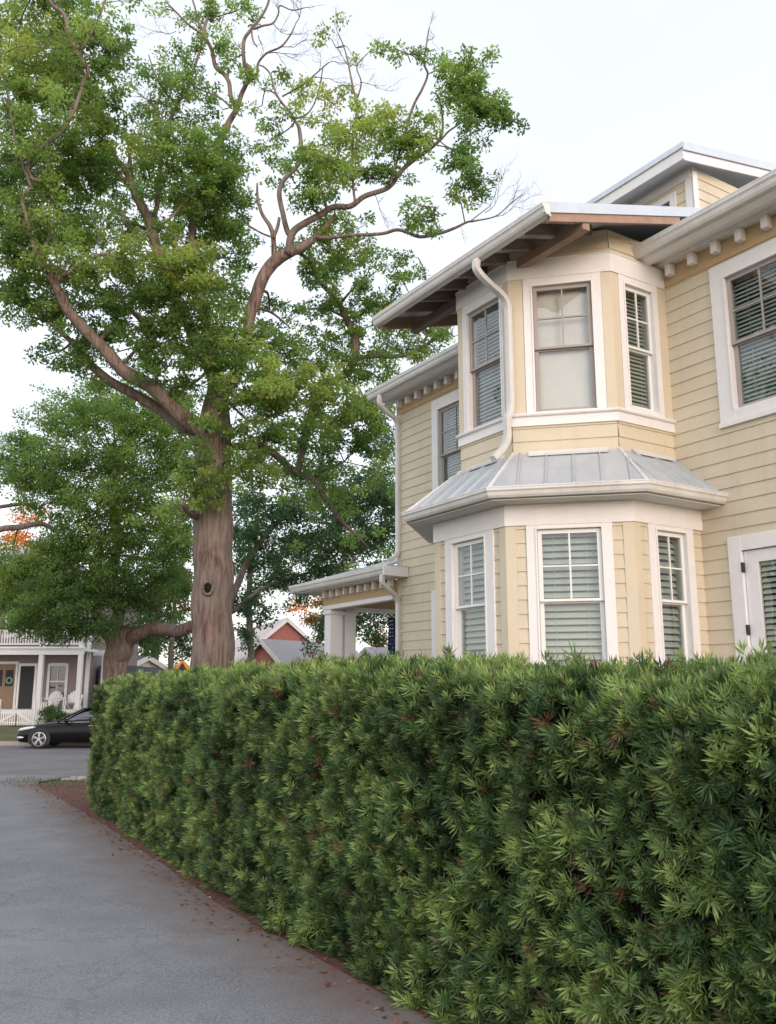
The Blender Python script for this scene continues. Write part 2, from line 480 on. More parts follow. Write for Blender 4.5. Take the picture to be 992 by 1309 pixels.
EDGE = [(-8, 2.98), (4.3, 2.97), (7.4, 3.03), (9.8, 3.24), (12.0, 3.43), (14.7, 3.62), (18.0, 3.8), (20.5, 3.95)]
ex = [UX * u + WX * w_ for u, w_ in EDGE]; ey = [UY * u + WY * w_ for u, w_ in EDGE]
def x_edge(Y): return float(np.interp(Y, ey, ex))
def x_far(Y): return -6.5 / WX - (WY / WX) * Y if False else (-7.0 - WY * Y) / WX   # the drive is about ten metres wide
drows = np.concatenate([np.linspace(-6, 21.2, 110)])
b = MB(); vs = []; ed = []
NS = 60
for Y in drows:
    xr = x_edge(Y) + 0.05 * mnoise.noise((Y * 1.7, 0, 0)) + 0.03 * mnoise.noise((Y * 6, 4, 0)); xl = x_far(Y)
    if Y > 18.2:
        q = (Y - 18.2) / 3.0; xr += 0.9 * q * q; xl -= 2.5 * q * q
    for k in range(NS + 1):
        t = 1 - (k / NS)
        x = xr + (xl - xr) * (t ** 1.6)
        vs.append((x, Y, zg(Y) + 0.010)); ed.append((xr - x) * WX)
fs = [(r * (NS + 1) + k, r * (NS + 1) + k + 1, (r + 1) * (NS + 1) + k + 1, (r + 1) * (NS + 1) + k) for r in range(len(drows) - 1) for k in range(NS)]
me = bpy.data.meshes.new('driveway'); me.from_pydata(vs, [], fs)
at_ = me.attributes.new('edge', 'FLOAT', 'POINT'); at_.data.foreach_set('value', ed)
me.materials.append(M['drive'])
drive = bpy.data.objects.new('driveway', me); col.objects.link(drive); drive['kind'] = 'structure'

sheet('mulch_bed', M['soil'], [(Y, x_edge(Y) - 0.35, x_edge(Y) + (2.6 if Y < 15 else 2.6 + (Y - 15) * 0.6)) for Y in np.linspace(-6, 19.0, 90)], 0.006, sub=14, wob=0.006)

# kerbs: a real step on both sides of the street
b = MB()
for (x0, x1, y0, y1) in ((-4.6, 150, 20.55, 20.72), (-140, 150, 34.46, 34.62), (-140, -19.0, 20.55, 20.72)):
    n = 24
    rings = []
    for k in range(n + 1):
        x = x0 + (x1 - x0) * (k / n) ** 1.0
        yy = y0 - (0.0)
        zb = zg((y0 + y1) / 2) - 0.25; zt = zg(y0 if y0 < 30 else 33) + (0.10 if y0 < 30 else 0.15)
        rings.append([(x, y0, zb), (x, y1, zb), (x, y1, zt), (x, y0, zt)])
    b.loft(rings)
kb = b.build('kerb', M['concrete'], bevel=0.02); kb['kind'] = 'structure'

# ------------------------------------------------------------------ the yellow house
HOUSE = root('house', H(7, 12.5, -DZ), 'yellow clapboard two storey house with white trimmed bay windows behind the hedge', 'house')
E_ = 0.1577; Z0 = 1.927
GROUND_H = -0.35

def wall_frame(u0, w0, du, dw, ou, ow):
    return lambda a, b_, c: H(u0 + a * du + b_ * ou, w0 + a * dw + b_ * ow, c)

sj = random.Random(4)
def siding(mb, fr, a0, a1, z0, z1):
    k = math.floor((z0 - Z0) / E_)
    while Z0 + k * E_ < z1 - 1e-4:
        zb, zt = Z0 + k * E_, Z0 + (k + 1) * E_
        lo, hi = max(zb, z0), min(zt, z1)
        if hi - lo > 1e-3:
            bl = 0.015 - 0.012 * (lo - zb) / E_; bh = 0.015 - 0.012 * (hi - zb) / E_
            cuts = [a0]
            if a1 - a0 > 0.9 and sj.random() < 0.75:
                c = a0 + 0.2 + sj.random() * (a1 - a0 - 0.4); cuts += [c, c + 0.004]
                if a1 - a0 > 4: c2 = c + 3.66; cuts += [c2, c2 + 0.004] if c2 < a1 - .2 else []
            cuts.append(a1)
            for p, q_ in zip(cuts[0::2], cuts[1::2]):
                j = sj.uniform(-0.0012, 0.0012)
                mb.quad(fr(p, bl + j, lo), fr(q_, bl + j, lo), fr(q_, bh, hi), fr(p, bh, hi))
                mb.quad(fr(p, -0.004, lo), fr(q_, -0.004, lo), fr(q_, bl + j, lo), fr(p, bl + j, lo))
            if len(cuts) > 2: mb.quad(fr(a0, -0.003, lo), fr(a1, -0.003, lo), fr(a1, -0.003, hi), fr(a0, -0.003, hi))
        k += 1

def siding_holes(mb, fr, a0, a1, z0, z1, holes):
    cuts = sorted({a0, a1, *[h[0] for h in holes], *[h[1] for h in holes]})
    cuts = [c for c in cuts if a0 <= c <= a1]
    for c0, c1 in zip(cuts[:-1], cuts[1:]):
        mid = (c0 + c1) / 2
        zs = [z0]
        for h in sorted([h for h in holes if h[0] < mid < h[1]], key=lambda q: q[2]):
            if h[2] > zs[-1]: siding(mb, fr, c0, c1, zs[-1], h[2])
            zs.append(h[3])
        if z1 > zs[-1]: siding(mb, fr, c0, c1, zs[-1], z1)

def slats(mb, fr, a0, a1, z0, z1, b_, pitch, depth, tilt):
    z = z1
    dz = depth * math.sin(tilt); db = depth * math.cos(tilt)
    while z - dz > z0:
        jit = random.uniform(-0.004, 0.004)
        p = [(a0, b_, z - dz + jit), (a1, b_, z - dz + jit), (a1, b_ - db, z + jit), (a0, b_ - db, z + jit)]
        t = 0.003
        mb.hexa([fr(*q) for q in p] + [fr(q[0], q[1], q[2] + t) for q in p])
        z -= pitch

def window(fr, g, zb, zt, zm, t0, t1, ct, cb, sash, blind='slat', pitch=0.05, label=None, name='window', sill=True):
    a0, a1 = g; s = 0.05
    mb = MB()
    mb.box(t0, a0 - s, -0.01, 0.030, cb + (0.0 if not sill else 0.062), ct, fr)
    mb.box(a1 + s, t1, -0.01, 0.030, cb + (0.0 if not sill else 0.062), ct, fr)
    mb.box(a0 - s, a1 + s, -0.01, 0.028, zt + s, ct, fr)
    if sill:
        mb.box(t0 - 0.01, t1 + 0.01, -0.01, 0.050, cb, cb + 0.06, fr)
        mb.box(a0 - s, a1 + s, -0.01, 0.026, cb + 0.062, zb - s, fr)
    else:
        mb.box(a0 - s, a1 + s, -0.01, 0.026, cb, zb - s, fr)
    # moulded inner edge and jamb liners
    for (x0, x1, y0, y1) in ((a0 - s - 0.022, a0 - s, zb - s, zt + s + 0.022), (a1 + s, a1 + s + 0.022, zb - s, zt + s + 0.022)):
        mb.box(x0, x1, 0.031, 0.043, y0, y1, fr)
    mb.box(a0 - s, a1 + s, 0.029, 0.043, zt + s, zt + s + 0.022, fr)
    mb.box(a0 - s - 0.012, a0 - s, -0.16, -0.011, zb - s, zt + s, fr)
    mb.box(a1 + s, a1 + s + 0.012, -0.16, -0.011, zb - s, zt + s, fr)
    mb.box(a0 - s, a1 + s, -0.16, -0.011, zt + s, zt + s + 0.012, fr)
    mb.box(a0 - s, a1 + s, -0.16, -0.011, zb - s - 0.012, zb - s, fr)
    wo = mb.build(name, M['white'], HOUSE, bevel=0.004)
    if label: wo['label'] = label
    sb = MB()
    q = s - 0.002
    def sashframe(b0, b1, z0, z1, bot, top):
        sb.box(a0 - q, a0, b0, b1, z0 - bot, z1 + top, fr); sb.box(a1, a1 + q, b0, b1, z0 - bot, z1 + top, fr)
        sb.box(a0, a1, b0, b1, z0 - bot, z0, fr); sb.box(a0, a1, b0, b1, z1, z1 + top, fr)
    sashframe(-0.040, -0.006, zm + 0.022, zt, 0.03, q)          # upper sash in front
    sashframe(-0.080, -0.044, zb, zm - 0.025, q, 0.04)
    am = (a0 + a1) / 2; zh = (zm + 0.022 + zt) / 2
    sb.box(am - 0.010, am + 0.010, -0.034, -0.010, zm + 0.022, zt, fr)
    sb.box(a0, am - 0.010, -0.034, -0.010, zh - 0.010, zh + 0.010, fr)
    sb.box(am + 0.010, a1, -0.034, -0.010, zh - 0.010, zh + 0.010, fr)
    sb.build('sash', M[sash], wo, bevel=0.003)
    pb = MB()
    pb.quad(fr(a0 - 0.004, -0.022, zm + 0.01), fr(a1 + 0.004, -0.022, zm + 0.01), fr(a1 + 0.004, -0.022, zt + 0.004), fr(a0 - 0.004, -0.022, zt + 0.004))
    pb.quad(fr(a0 - 0.004, -0.062, zb - 0.004), fr(a1 + 0.004, -0.062, zb - 0.004), fr(a1 + 0.004, -0.062, zm - 0.01), fr(a0 - 0.004, -0.062, zm - 0.01))
    pb.build('pane', M['glass'], wo)
    bb = MB()
    if blind == 'slat':
        slats(bb, fr, a0 - 0.03, a1 + 0.03, zb - 0.04, zt + 0.03, -0.105, pitch, pitch * 0.95, R(52))
        for t in (0.2, 0.8):
            x = a0 + (a1 - a0) * t
            bb.box(x - 0.002, x + 0.002, -0.103, -0.101, zb, zt, fr)
        bb.build('blind', M['blind'], wo)
    else:
        bb.box(a0 - 0.04, a1 + 0.04, -0.118, -0.115, zb + 0.02, zt + 0.04, fr)
        bb.box(a0 - 0.04, a1 + 0.04, -0.125, -0.11, zb, zb + 0.02, fr)
        bb.build('roller_shade', M['shade'], wo)
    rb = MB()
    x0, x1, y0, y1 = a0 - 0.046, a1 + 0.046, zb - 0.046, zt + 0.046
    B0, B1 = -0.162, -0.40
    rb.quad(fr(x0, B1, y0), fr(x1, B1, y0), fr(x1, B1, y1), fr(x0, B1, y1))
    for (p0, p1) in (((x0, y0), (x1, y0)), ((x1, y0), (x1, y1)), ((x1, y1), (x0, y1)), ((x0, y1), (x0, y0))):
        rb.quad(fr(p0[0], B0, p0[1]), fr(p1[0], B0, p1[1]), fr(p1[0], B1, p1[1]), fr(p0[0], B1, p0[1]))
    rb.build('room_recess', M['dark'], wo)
    return (a0 - s - 0.012, a1 + s + 0.012, (cb + 0.062 if sill else zb - s) if False else zb - s - 0.012, zt + s + 0.012)

# ---- long wall
UF = 12.93
fm = wall_frame(0, D, 1, 0, 0, -1)
IC, WS, CH, WFR = 6.504, 7.273, 0.973, 6.30           # lower bay plan
IC2, WS2, CH2, WFR2 = 6.797, 7.44, 0.853, 6.587       # upper bay plan
CEN = 8.155
holes = []
holes.append(window(fm, (5.115, 5.855), 4.75, 6.245, 5.475, 4.865, 6.105, 6.49, 4.515, 'sash_grey', label='wide upper window with grey sashes and closed blinds'))
holes.append(window(fm, (10.79, 11.60), 4.75, 6.22, 5.45, 10.54, 11.84, 6.47, 4.515, 'sash_grey'))
holes.append(window(fm, (10.85, 11.62), 1.5, 2.95, 2.2, 10.6, 11.90, 3.19, 1.25, 'sash_white', pitch=0.07))
holes.append(window(fm, (1.4, 2.14), 4.75, 6.245, 5.475, 1.15, 2.39, 6.49, 4.515, 'sash_grey'))
# glazed door
d0, d1, dzt, dzb = 5.06, 5.967, 3.08, 1.04
db = MB()
db.box(d1 + 0.006, 6.14, -0.01, 0.030, dzb - 0.05, 3.255, fm); db.box(4.88, d0 - 0.006, -0.01, 0.030, dzb - 0.05, 3.255, fm)
db.box(d0 - 0.006, d1 + 0.006, -0.01, 0.028, dzt + 0.008, 3.255, fm)
db.box(d0 - 0.006, d1 + 0.006, -0.10, 0.05, dzb - 0.05, dzb - 0.008, fm)
for (x0, x1) in ((d1 + 0.006, d1 + 0.02), (d0 - 0.02, d0 - 0.006)): db.box(x0, x1, -0.14, -0.011, dzb - 0.05, dzt + 0.02, fm)
db.box(d0 - 0.006, d1 + 0.006, -0.14, -0.011, dzt + 0.008, dzt + 0.02, fm)
door = db.build('door', M['white'], HOUSE, bevel=0.004)
lb = MB(); gx0, gx1, gz0, gz1 = 5.22, 5.802, 1.3, 2.945
lb.box(d0, gx0, -0.055, -0.010, dzb, dzt, fm); lb.box(gx1, d1, -0.055, -0.010, dzb, dzt, fm)
lb.box(gx0, gx1, -0.055, -0.010, dzb, gz0, fm); lb.box(gx0, gx1, -0.055, -0.010, gz1, dzt, fm)
lb.build('door_leaf', M['white'], door, bevel=0.004)
gb = MB(); gb.quad(fm(gx0, -0.03, gz0), fm(gx1, -0.03, gz0), fm(gx1, -0.03, gz1), fm(gx0, -0.03, gz1)); gb.build('pane', M['glass'], door)
sl = MB(); slats(sl, fm, gx0 + .005, gx1 - .005, gz0, gz1, -0.04, 0.062, 0.05, R(55)); sl.build('blind', M['blind'], door)
rb = MB(); rb.box(d0, d1, -0.142, -0.14, dzb, dzt, fm); rb.build('dark_back', M['dark'], door)
for z in (2.90, 2.22, 1.3):
    hb = MB(); hb.box(d1 - 0.012, d1 + 0.016, 0.0, 0.038, z - 0.055, z + 0.055, fm); hb.build('hinge', M['black_iron'], door, bevel=0.004)
kb_ = MB(); kb_.tube([fm(5.12, -0.01, 2.02), fm(5.12, 0.05, 2.02), fm(5.22, 0.055, 2.02)], 0.011, 8); kb_.build('handle', M['black_iron'], door, smooth=True)
holes.append((d0 - 0.02, d1 + 0.02, dzb - 0.05, dzt + 0.02))
sd = MB()
siding_holes(sd, fm, -3.0, UF - 0.01, 0.55, 6.56, holes)
fe = wall_frame(UF, D, 0, 1, 1, 0); siding(sd, fe, 0.02, 9.0, 0.55, 7.2)          # far end
fn = wall_frame(-3.0, D, 0, 1, -1, 0); siding(sd, fn, 0.0, 9.0, 0.55, 7.2)
fb = wall_frame(-3.0, D + 9, 1, 0, 0, 1); siding(sd, fb, 0.0, UF + 3, 0.55, 6.56)
walls = sd.build('wall', M['siding'], HOUSE)
cb_ = MB(); cb_.box(UF - 0.11, UF + 0.02, 0.0, 0.022, 0.55, 6.52, fm); cb_.build('corner_board', M['corner'], walls)
fd = MB(); fd.box(-2.98, UF - 0.02, -8.98, -0.03, GROUND_H - 0.4, 0.549, fm); fd.build('foundation', M['brick_base'], HOUSE)

# ---- eaves of the long wall: frieze, dentils, soffit, gutters
fz = MB()
for (x0, x1) in ((-3.3, IC2 - 0.01), (2 * CEN - IC2 + 0.01, UF + 0.03)):
    fz.box(x0, x1, 0.0, 0.022, 6.53, 6.799, fm)
    fz.box(x0, x1, 0.0, 0.030, 6.515, 6.529, fm)
fz.build('frieze', M['tan'], HOUSE)
sf = MB()
for (x0, x1) in ((-3.3, IC2 - 0.005), (2 * CEN - IC2 + 0.005, UF + 0.24)):
    sf.box(x0, x1, 0.0, 0.44, 6.80, 6.82, fm)                                   # soffit board
    sf.prism([(0.022, 6.765), (0.145, 6.765), (0.155, 6.799), (0.022, 6.799)], x0, x1, lambda p, q, e_: fm(e_, p, q))
    sf.prism([(0.29, 6.745), (0.35, 6.745), (0.395, 6.765), (0.43, 6.78), (0.43, 6.945), (0.38, 6.945), (0.38, 6.799), (0.29, 6.799)], x0, x1, lambda p, q, e_: fm(e_, p, q))
sf.build('soffit', M['white'], HOUSE)
x = 6.622 - 0.334 * 27
us = []
while x < UF - 0.05:
    if x < IC2 - 0.08 or x > 2 * CEN - IC2 + 0.08: us.append(x)
    x += 0.334 if x < 8 else 0.300
for u in us:
    q = MB(); q.box(u - 0.040, u + 0.040, 0.023, 0.125, 6.615, 6.764, fm)
    q.build('dentil', M['white'], HOUSE, bevel=0.004)
KPROF = [(0.0, 0.0), (0.065, 0.0), (0.085, 0.03), (0.098, 0.075), (0.115, 0.095), (0.118, 0.125), (0.122, 0.13), (0.122, 0.145), (0.112, 0.145), (0.108, 0.125), (0.012, 0.11), (0.012, 0.15), (0.0, 0.15)]
def gutter(u0, u1, bback, zbot, name='gutter', parent=None, sc=1.0, nseg=1):
    g = MB()
    us_ = np.linspace(u0, u1, nseg + 1)
    g.loft([[fm(u, bback + p * sc, zbot + q * sc + 0.004 * math.sin(u * 1.7)) for p, q in KPROF] for u in us_])
    for u in (u0, u1):
        g.prism([(p * 1.0, q) for p, q in [(0, 0), (0.065, 0), (0.085, 0.03), (0.098, 0.075), (0.12, 0.10), (0.125, 0.147), (0, 0.147)]], u - 0.004, u + 0.004, lambda p, q_, e_: fm(e_, bback + p * sc, zbot + q_ * sc + 0.004 * math.sin(u * 1.7)))
    return g.build(name, M['gutter'], parent or HOUSE)
gutter(-3.3, IC2 - 0.012, 0.432, 6.79, nseg=8)
gutter(2 * CEN - IC2 + 0.012, UF + 0.25, 0.432, 6.79, nseg=6)

# ---- main roof (hipped, standing seam)
EW, EZ, SL = 7.95, 6.965, 0.42
rw, rz = 12.9, 6.965 + 0.42 * (12.9 - 7.95)
r = MB()
A = (-3.4, EW); B_ = (UF + 0.3, EW); C_ = (UF + 0.3, 17.85); D_ = (-3.4, 17.85); run = rw - EW
top0, top1 = (-3.4 + run, rw), (UF + 0.3 - run, rw)
P = lambda q, z: H(q[0], q[1], z)
for q in ((A, B_, top1, top0), (C_, D_, top0, top1)): r.quad(P(q[0], EZ), P(q[1], EZ), P(q[2], rz), P(q[3], rz))
r.add([P(B_, EZ), P(C_, EZ), P(top1, rz)], [(0, 1, 2)]); r.add([P(D_, EZ), P(A, EZ), P(top0, rz)], [(0, 1, 2)])
r.quad(P(A, EZ - .02), P(B_, EZ - .02), P(C_, EZ - .02), P(D_, EZ - .02))
for k in range(40):
    u = -3.2 + k * 0.42
    if u > UF + .2: break
    lim = min(run, u + 3.4, UF + 0.3 - u)
    r.hexa([H(u - .012, EW, EZ), H(u + .012, EW, EZ), H(u + .012, EW + lim, EZ + SL * lim), H(u - .012, EW + lim, EZ + SL * lim),
            H(u - .012, EW, EZ + .03), H(u + .012, EW, EZ + .03), H(u + .012, EW + lim, EZ + SL * lim + .03), H(u - .012, EW + lim, EZ + SL * lim + .03)])
main_roof = r.build('roof', M['metal'], HOUSE)

# ---- bays
def bay_path(ic, ws, ch, wf, d):
    t = 0.4142 * d
    u1, u2 = ic - d, ic + ch - t
    return [(u1, D), (u1, ws - t), (u2, wf - d), (2 * CEN - u2, wf - d), (2 * CEN - u1, ws - t), (2 * CEN - u1, D)]
LOW, UPP = (IC, WS, CH, WFR), (IC2, WS2, CH2, WFR2)
def band(mb, plan, prof):
    paths = [bay_path(*plan, d) for d, z in prof]
    mb.loft([[H(*paths[k][i], prof[k][1]) for k in range(len(prof))] for i in range(6)])
def bay_frames(ic, ws, ch, wf):
    s2 = math.sqrt(0.5)
    return [(wall_frame(ic, D, 0, -1, -1, 0), D - ws), (wall_frame(ic, ws, s2, -s2, -s2, -s2), ch / s2), (wall_frame(ic + ch, wf, 1, 0, 0, -1), 2 * (CEN - ic - ch)),
            (wall_frame(2 * CEN - ic - ch, wf, s2, s2, s2, -s2), ch / s2), (wall_frame(2 * CEN - ic, ws, 0, 1, 1, 0), D - ws)]
# lower
lf = bay_frames(*LOW); uf = bay_frames(*UPP)
sw = MB(); boards = []
def put_boards(parent):
    for fr, a0, a1, z0, z1 in boards:
        q = MB(); q.box(a0, a1, 0.0, 0.020, z0, z1, fr); q.build('corner_board', M['corner'], parent, bevel=0.003)
def bay_win(i, fr, L, c, hw, t, zb, zt, zm, ct, cb, sash, blind, pitch, sill, mirror=False):
    if mirror: c = L - c; t = (L - t[1], L - t[0])
    return window(fr, (c - hw, c + hw), zb, zt, zm, t[0], t[1], ct, cb, sash, blind, pitch, sill=sill)
for i, (fr, L) in enumerate(lf):
    if i in (0, 4): h = bay_win(i, fr, L, 0.545, 0.19, (0.171, 0.914), 1.80, 3.275, 2.54, 3.40, 1.55, 'sash_white', 'slat', 0.075, True, i == 4)
    elif i in (1, 3): h = bay_win(i, fr, L, 0.687, 0.298, (0.222, 1.155), 1.80, 3.285, 2.54, 3.40, 1.55, 'sash_white', 'slat', 0.075, True, i == 3)
    else: h = bay_win(i, fr, L, L / 2 - 0.06 + 0.055, 0.262, (L / 2 - 0.475, L / 2 + 0.462), 1.80, 3.27, 2.54, 3.40, 1.55, 'sash_white', 'slat', 0.075, True)
    siding_holes(sw, fr, 0.0, L, 0.55, 3.62, [h])
    z0, z1 = 0.55, 3.40
    if i == 0: boards.append((fr, L - 0.10, L + 0.008, z0, z1))
    elif i == 4: boards.append((fr, -0.008, 0.10, z0, z1))
    else: boards += [(fr, -0.008, 0.108, z0, z1), (fr, L - 0.108, L + 0.008, z0, z1)]
lower = sw.build('bay_wall', M['siding'], HOUSE)
put_boards(lower)
hb = MB(); band(hb, LOW, [(-0.01, 3.385), (0.036, 3.385), (0.036, 3.42), (0.034, 3.624), (-0.01, 3.624)]); hb.build('header_band', M['white'], lower)
hb = MB(); band(hb, LOW, [(-0.01, 3.625), (0.304, 3.625), (0.304, 3.64), (-0.01, 3.64)]); hb.build('soffit', M['soffit'], lower)
fdn = MB(); band(fdn, LOW, [(-0.5, -0.7), (-0.03, -0.7), (-0.03, 0.549), (-0.5, 0.549)]); fdn.build('foundation', M['brick_base'], lower)
# lower bay roof
lr = MB()
pl = bay_path(*LOW, 0.365); pu = bay_path(*UPP, -0.002); ZE, ZT = 3.755, 4.315
pu[0] = (pu[0][0], D); pl[0] = (pl[0][0], D)
for i in range(5): lr.quad(H(*pl[i], ZE), H(*pl[i + 1], ZE), H(*pu[i + 1], ZT), H(*pu[i], ZT))
for i in range(5): lr.quad(H(*pl[i], ZE - 0.02), H(*pl[i + 1], ZE - 0.02), H(*pu[i + 1], ZE - 0.02), H(*pu[i], ZE - 0.02))
lower_roof = lr.build('bay_roof', M['metal'], HOUSE)
rb = MB(); cap = MB()
for i in range(5):
    a, b2, ta, tb = [np.array(q) for q in (pl[i], pl[i + 1], pu[i], pu[i + 1])]
    dv = (b2 - a); L = np.linalg.norm(dv); dv = dv / L
    nv = np.array([-dv[1], dv[0]]);
    if np.dot(ta - a, nv) < 0: nv = -nv
    sa, sb_, hh = np.dot(ta - a, dv), np.dot(tb - a, dv), np.dot(ta - a, nv)
    step = 0.30
    for s in np.arange(0.16, L - 0.08, step):
        f = 1.0
        if s < sa: f = s / sa
        elif s > sb_: f = (L - s) / (L - sb_)
        f = max(0.06, min(1, f) - 0.02)
        p0 = a + dv * s; p1 = p0 + nv * hh * f; zt_ = ZE + (ZT - ZE) * f
        wv = dv * 0.008
        rb.hexa([H(*(p0 - wv), ZE - .004), H(*(p0 + wv), ZE - .004), H(*(p1 + wv), zt_ - .004), H(*(p1 - wv), zt_ - .004),
                 H(*(p0 - wv), ZE + .028), H(*(p0 + wv), ZE + .028), H(*(p1 + wv), zt_ + .028), H(*(p1 - wv), zt_ + .028)])
    if 0 < i:
        cap.tube([H(*pl[i], ZE + .004), H(*pu[i], ZT + .004)], 0.018, 6)
    # bent white flashing at the head of each slope
    q0, q1 = ta + dv * 0.12, tb - dv * 0.18
    dn = -nv
    cap.hexa([H(*(q0 + dn * .10), ZT - .065), H(*(q1 + dn * .10), ZT - .065), H(*(q1 + dn * .035), ZT - .014), H(*(q0 + dn * .035), ZT - .014),
              H(*(q0 + dn * .105), ZT - .04), H(*(q1 + dn * .105), ZT - .04), H(*(q1 + dn * .035), ZT + .012), H(*(q0 + dn * .035), ZT + .012)])
rb.build('seam', M['metal'], lower_roof)
cap.build('flashing', M['gutter'], lower_roof)
gp = MB()
band(gp, LOW, [(0.305 + p * 0.9, 3.645 + q * 0.8) for p, q in KPROF])
gp.build('gutter', M['gutter'], lower_roof)

# upper bay
sw = MB(); boards = []
for i, (fr, L) in enumerate(uf):
    if i in (0, 4): h = bay_win(i, fr, L, 0.505, 0.19, (0.165, 0.842), 4.90, 6.345, 5.61, 6.51, 4.785, 'sash_white', 'slat', 0.05, False, i == 4)
    elif i in (1, 3): h = bay_win(i, fr, L, 0.572, 0.298, (0.108, 1.034), 4.855, 6.345, 5.60, 6.51, 4.785, 'sash_grey', 'shade' if i == 1 else 'slat', 0.05, False, i == 3)
    else: h = bay_win(i, fr, L, L / 2 - 0.137 + 0.03 + 0.08, 0.28, (0.10, L - 0.10), 4.855, 6.32, 5.59, 6.51, 4.785, 'sash_grey', 'slat', 0.05, False)
    siding_holes(sw, fr, 0.0, L, 4.20, 7.05, [h])
    z0, z1 = 4.787, 6.51
    if i == 0: boards += [(fr, L - 0.115, L + 0.008, z0, z1), (fr, 0.0, 0.16, z0, z1)]
    elif i == 4: boards += [(fr, -0.008, 0.115, z0, z1), (fr, L - 0.16, L, z0, z1)]
    elif i == 2: boards += [(fr, -0.008, 0.098, z0, z1), (fr, L - 0.098, L + 0.008, z0, z1)]
    else: boards += [(fr, -0.008, 0.106, z0, z1), (fr, L - 0.168, L + 0.008, z0, z1)]
upper = sw.build('bay_wall', M['siding'], HOUSE)
put_boards(upper)
hb = MB(); band(hb, UPP, [(-0.01, 6.50), (0.036, 6.50), (0.036, 6.53), (0.034, 6.735), (0.045, 6.74), (0.045, 6.75), (-0.01, 6.75)]); hb.build('header_band', M['white'], upper)
hb = MB(); band(hb, UPP, [(-0.01, 4.635), (0.034, 4.635), (0.034, 4.742), (0.06, 4.75), (0.068, 4.765), (0.068, 4.78), (0.03, 4.788), (-0.01, 4.788)]); hb.build('base_band', M['white'], upper)

# upper bay shed roof with open rafters
RU0, RU1 = 6.40, 2 * CEN - 6.40
RS = 0.287
def rt(w_): return 6.765 + RS * (w_ - 6.05)
WE = 10.4
rr = MB()
def slab(mb, u0, u1, w0, w1, dz0, dz1):
    mb.hexa([H(u0, w0, rt(w0) + dz0), H(u1, w0, rt(w0) + dz0), H(u1, w1, rt(w1) + dz0), H(u0, w1, rt(w1) + dz0),
             H(u0, w0, rt(w0) + dz1), H(u1, w0, rt(w0) + dz1), H(u1, w1, rt(w1) + dz1), H(u0, w1, rt(w1) + dz1)])
slab(rr, RU0, RU1, 6.03, WE, -0.012, 0.0)
slab(rr, RU0 - 0.016, RU0, 6.03, WE, -0.115, 0.012); slab(rr, RU1, RU1 + 0.016, 6.03, WE, -0.115, 0.012)
for u in np.arange(RU0 + 0.4, RU1, 0.42): slab(rr, u - .01, u + .01, 6.03, WE, 0.0, 0.03)
bay_roof = rr.build('shed_roof', M['metal'], HOUSE)
q = MB(); slab(q, RU0 + 0.002, RU1 - 0.002, 6.12, 9.2, -0.042, -0.0125); q.build('roof_deck', M['soffit'], bay_roof)
for u in (RU0 + 0.001, RU1 - 0.046):
    q = MB(); slab(q, u, u + 0.045, 6.13, 8.3, -0.215, -0.043); ro = q.build('rake_rafter', M['timber_lit'], bay_roof, bevel=0.004)
for k in range(7):
    u = RU0 + 0.43 + 0.409 * k
    q = MB()
    w0 = 6.16
    q.hexa([H(u - .022, w0, rt(w0) - .182), H(u + .022, w0, rt(w0) - .182), H(u + .022, 7.2, rt(7.2) - .182), H(u - .022, 7.2, rt(7.2) - .182),
            H(u - .022, w0, rt(w0) - .043), H(u + .022, w0, rt(w0) - .043), H(u + .022, 7.2, rt(7.2) - .043), H(u - .022, 7.2, rt(7.2) - .043)])
    q.build('rafter_tail', M['timber_shaded'], bay_roof, bevel=0.004)
for (u0, u1, m) in ((RU0 + 0.02, 7.75, 'timber_lit'), (2 * CEN - 7.75, RU1 - 0.02, 'timber_shaded')):  # one wood: near beam in the sunlit tone, far beam in the shaded tone
    q = MB(); zt_ = rt(6.70) - 0.186
    q.hexa([H(u0, 6.64, zt_ - .115), H(u1, 6.64, zt_ - .115), H(u1, 6.75, zt_ - .115), H(u0, 6.75, zt_ - .115), H(u0, 6.64, zt_), H(u1, 6.64, zt_), H(u1, 6.75, zt_), H(u0, 6.75, zt_)])
    q.build('outrigger_beam', M[m], bay_roof, bevel=0.006)
q = MB(); q.box(RU0, RU1, D - 6.145, D - 6.111, 6.635, 6.745, fm); q.build('fascia', M['white'], bay_roof)
gutter(RU0 - 0.02, RU1 + 0.02, D - 6.11, 6.635, parent=bay_roof, nseg=5, sc=0.86)

# ---- dormer on the main roof
du0, du1, dw0 = 7.17, 11.2, 9.62
fdr = wall_frame(0, dw0, 1, 0, 0, -1); fds = wall_frame(du0, dw0, 0, 1, -1, 0); fdf = wall_frame(du1, dw0, 0, 1, 1, 0)
DS = 0.184
def dz_(w_): return 8.93 + DS * (w_ - 9.2)
dm = MB()
siding_holes(dm, fdr, du0, du1, 7.3, 8.86, [(7.56, 8.60, 7.84, 8.52), (9.0, 10.04, 7.84, 8.52)])
for fr_ in (fds, fdf): siding(dm, fr_, 0, 3.2, 7.4, 8.86)
dormer = dm.build('dormer', M['siding'], HOUSE)
q = MB(); q.box(du0 - 0.022, du0 + 0.11, 0.0, 0.022, 7.3, 8.80, fdr); q.box(-0.022, 0.10, 0.0, 0.022, 7.3, 8.80, fds)
q.box(du1 - 0.11, du1 + 0.022, 0.0, 0.022, 7.3, 8.80, fdr)
for a in (7.45, 8.89):
    q.box(a, a + 0.11, 0, .025, 7.72, 8.62, fdr); q.box(a + 1.15, a + 1.26, 0, .025, 7.72, 8.62, fdr); q.box(a + .11, a + 1.15, 0, .024, 8.52, 8.62, fdr); q.box(a + .11, a + 1.15, 0, .04, 7.72, 7.84, fdr)
    q.box(a + 0.62, a + 0.64, -.03, .0, 7.84, 8.52, fdr)
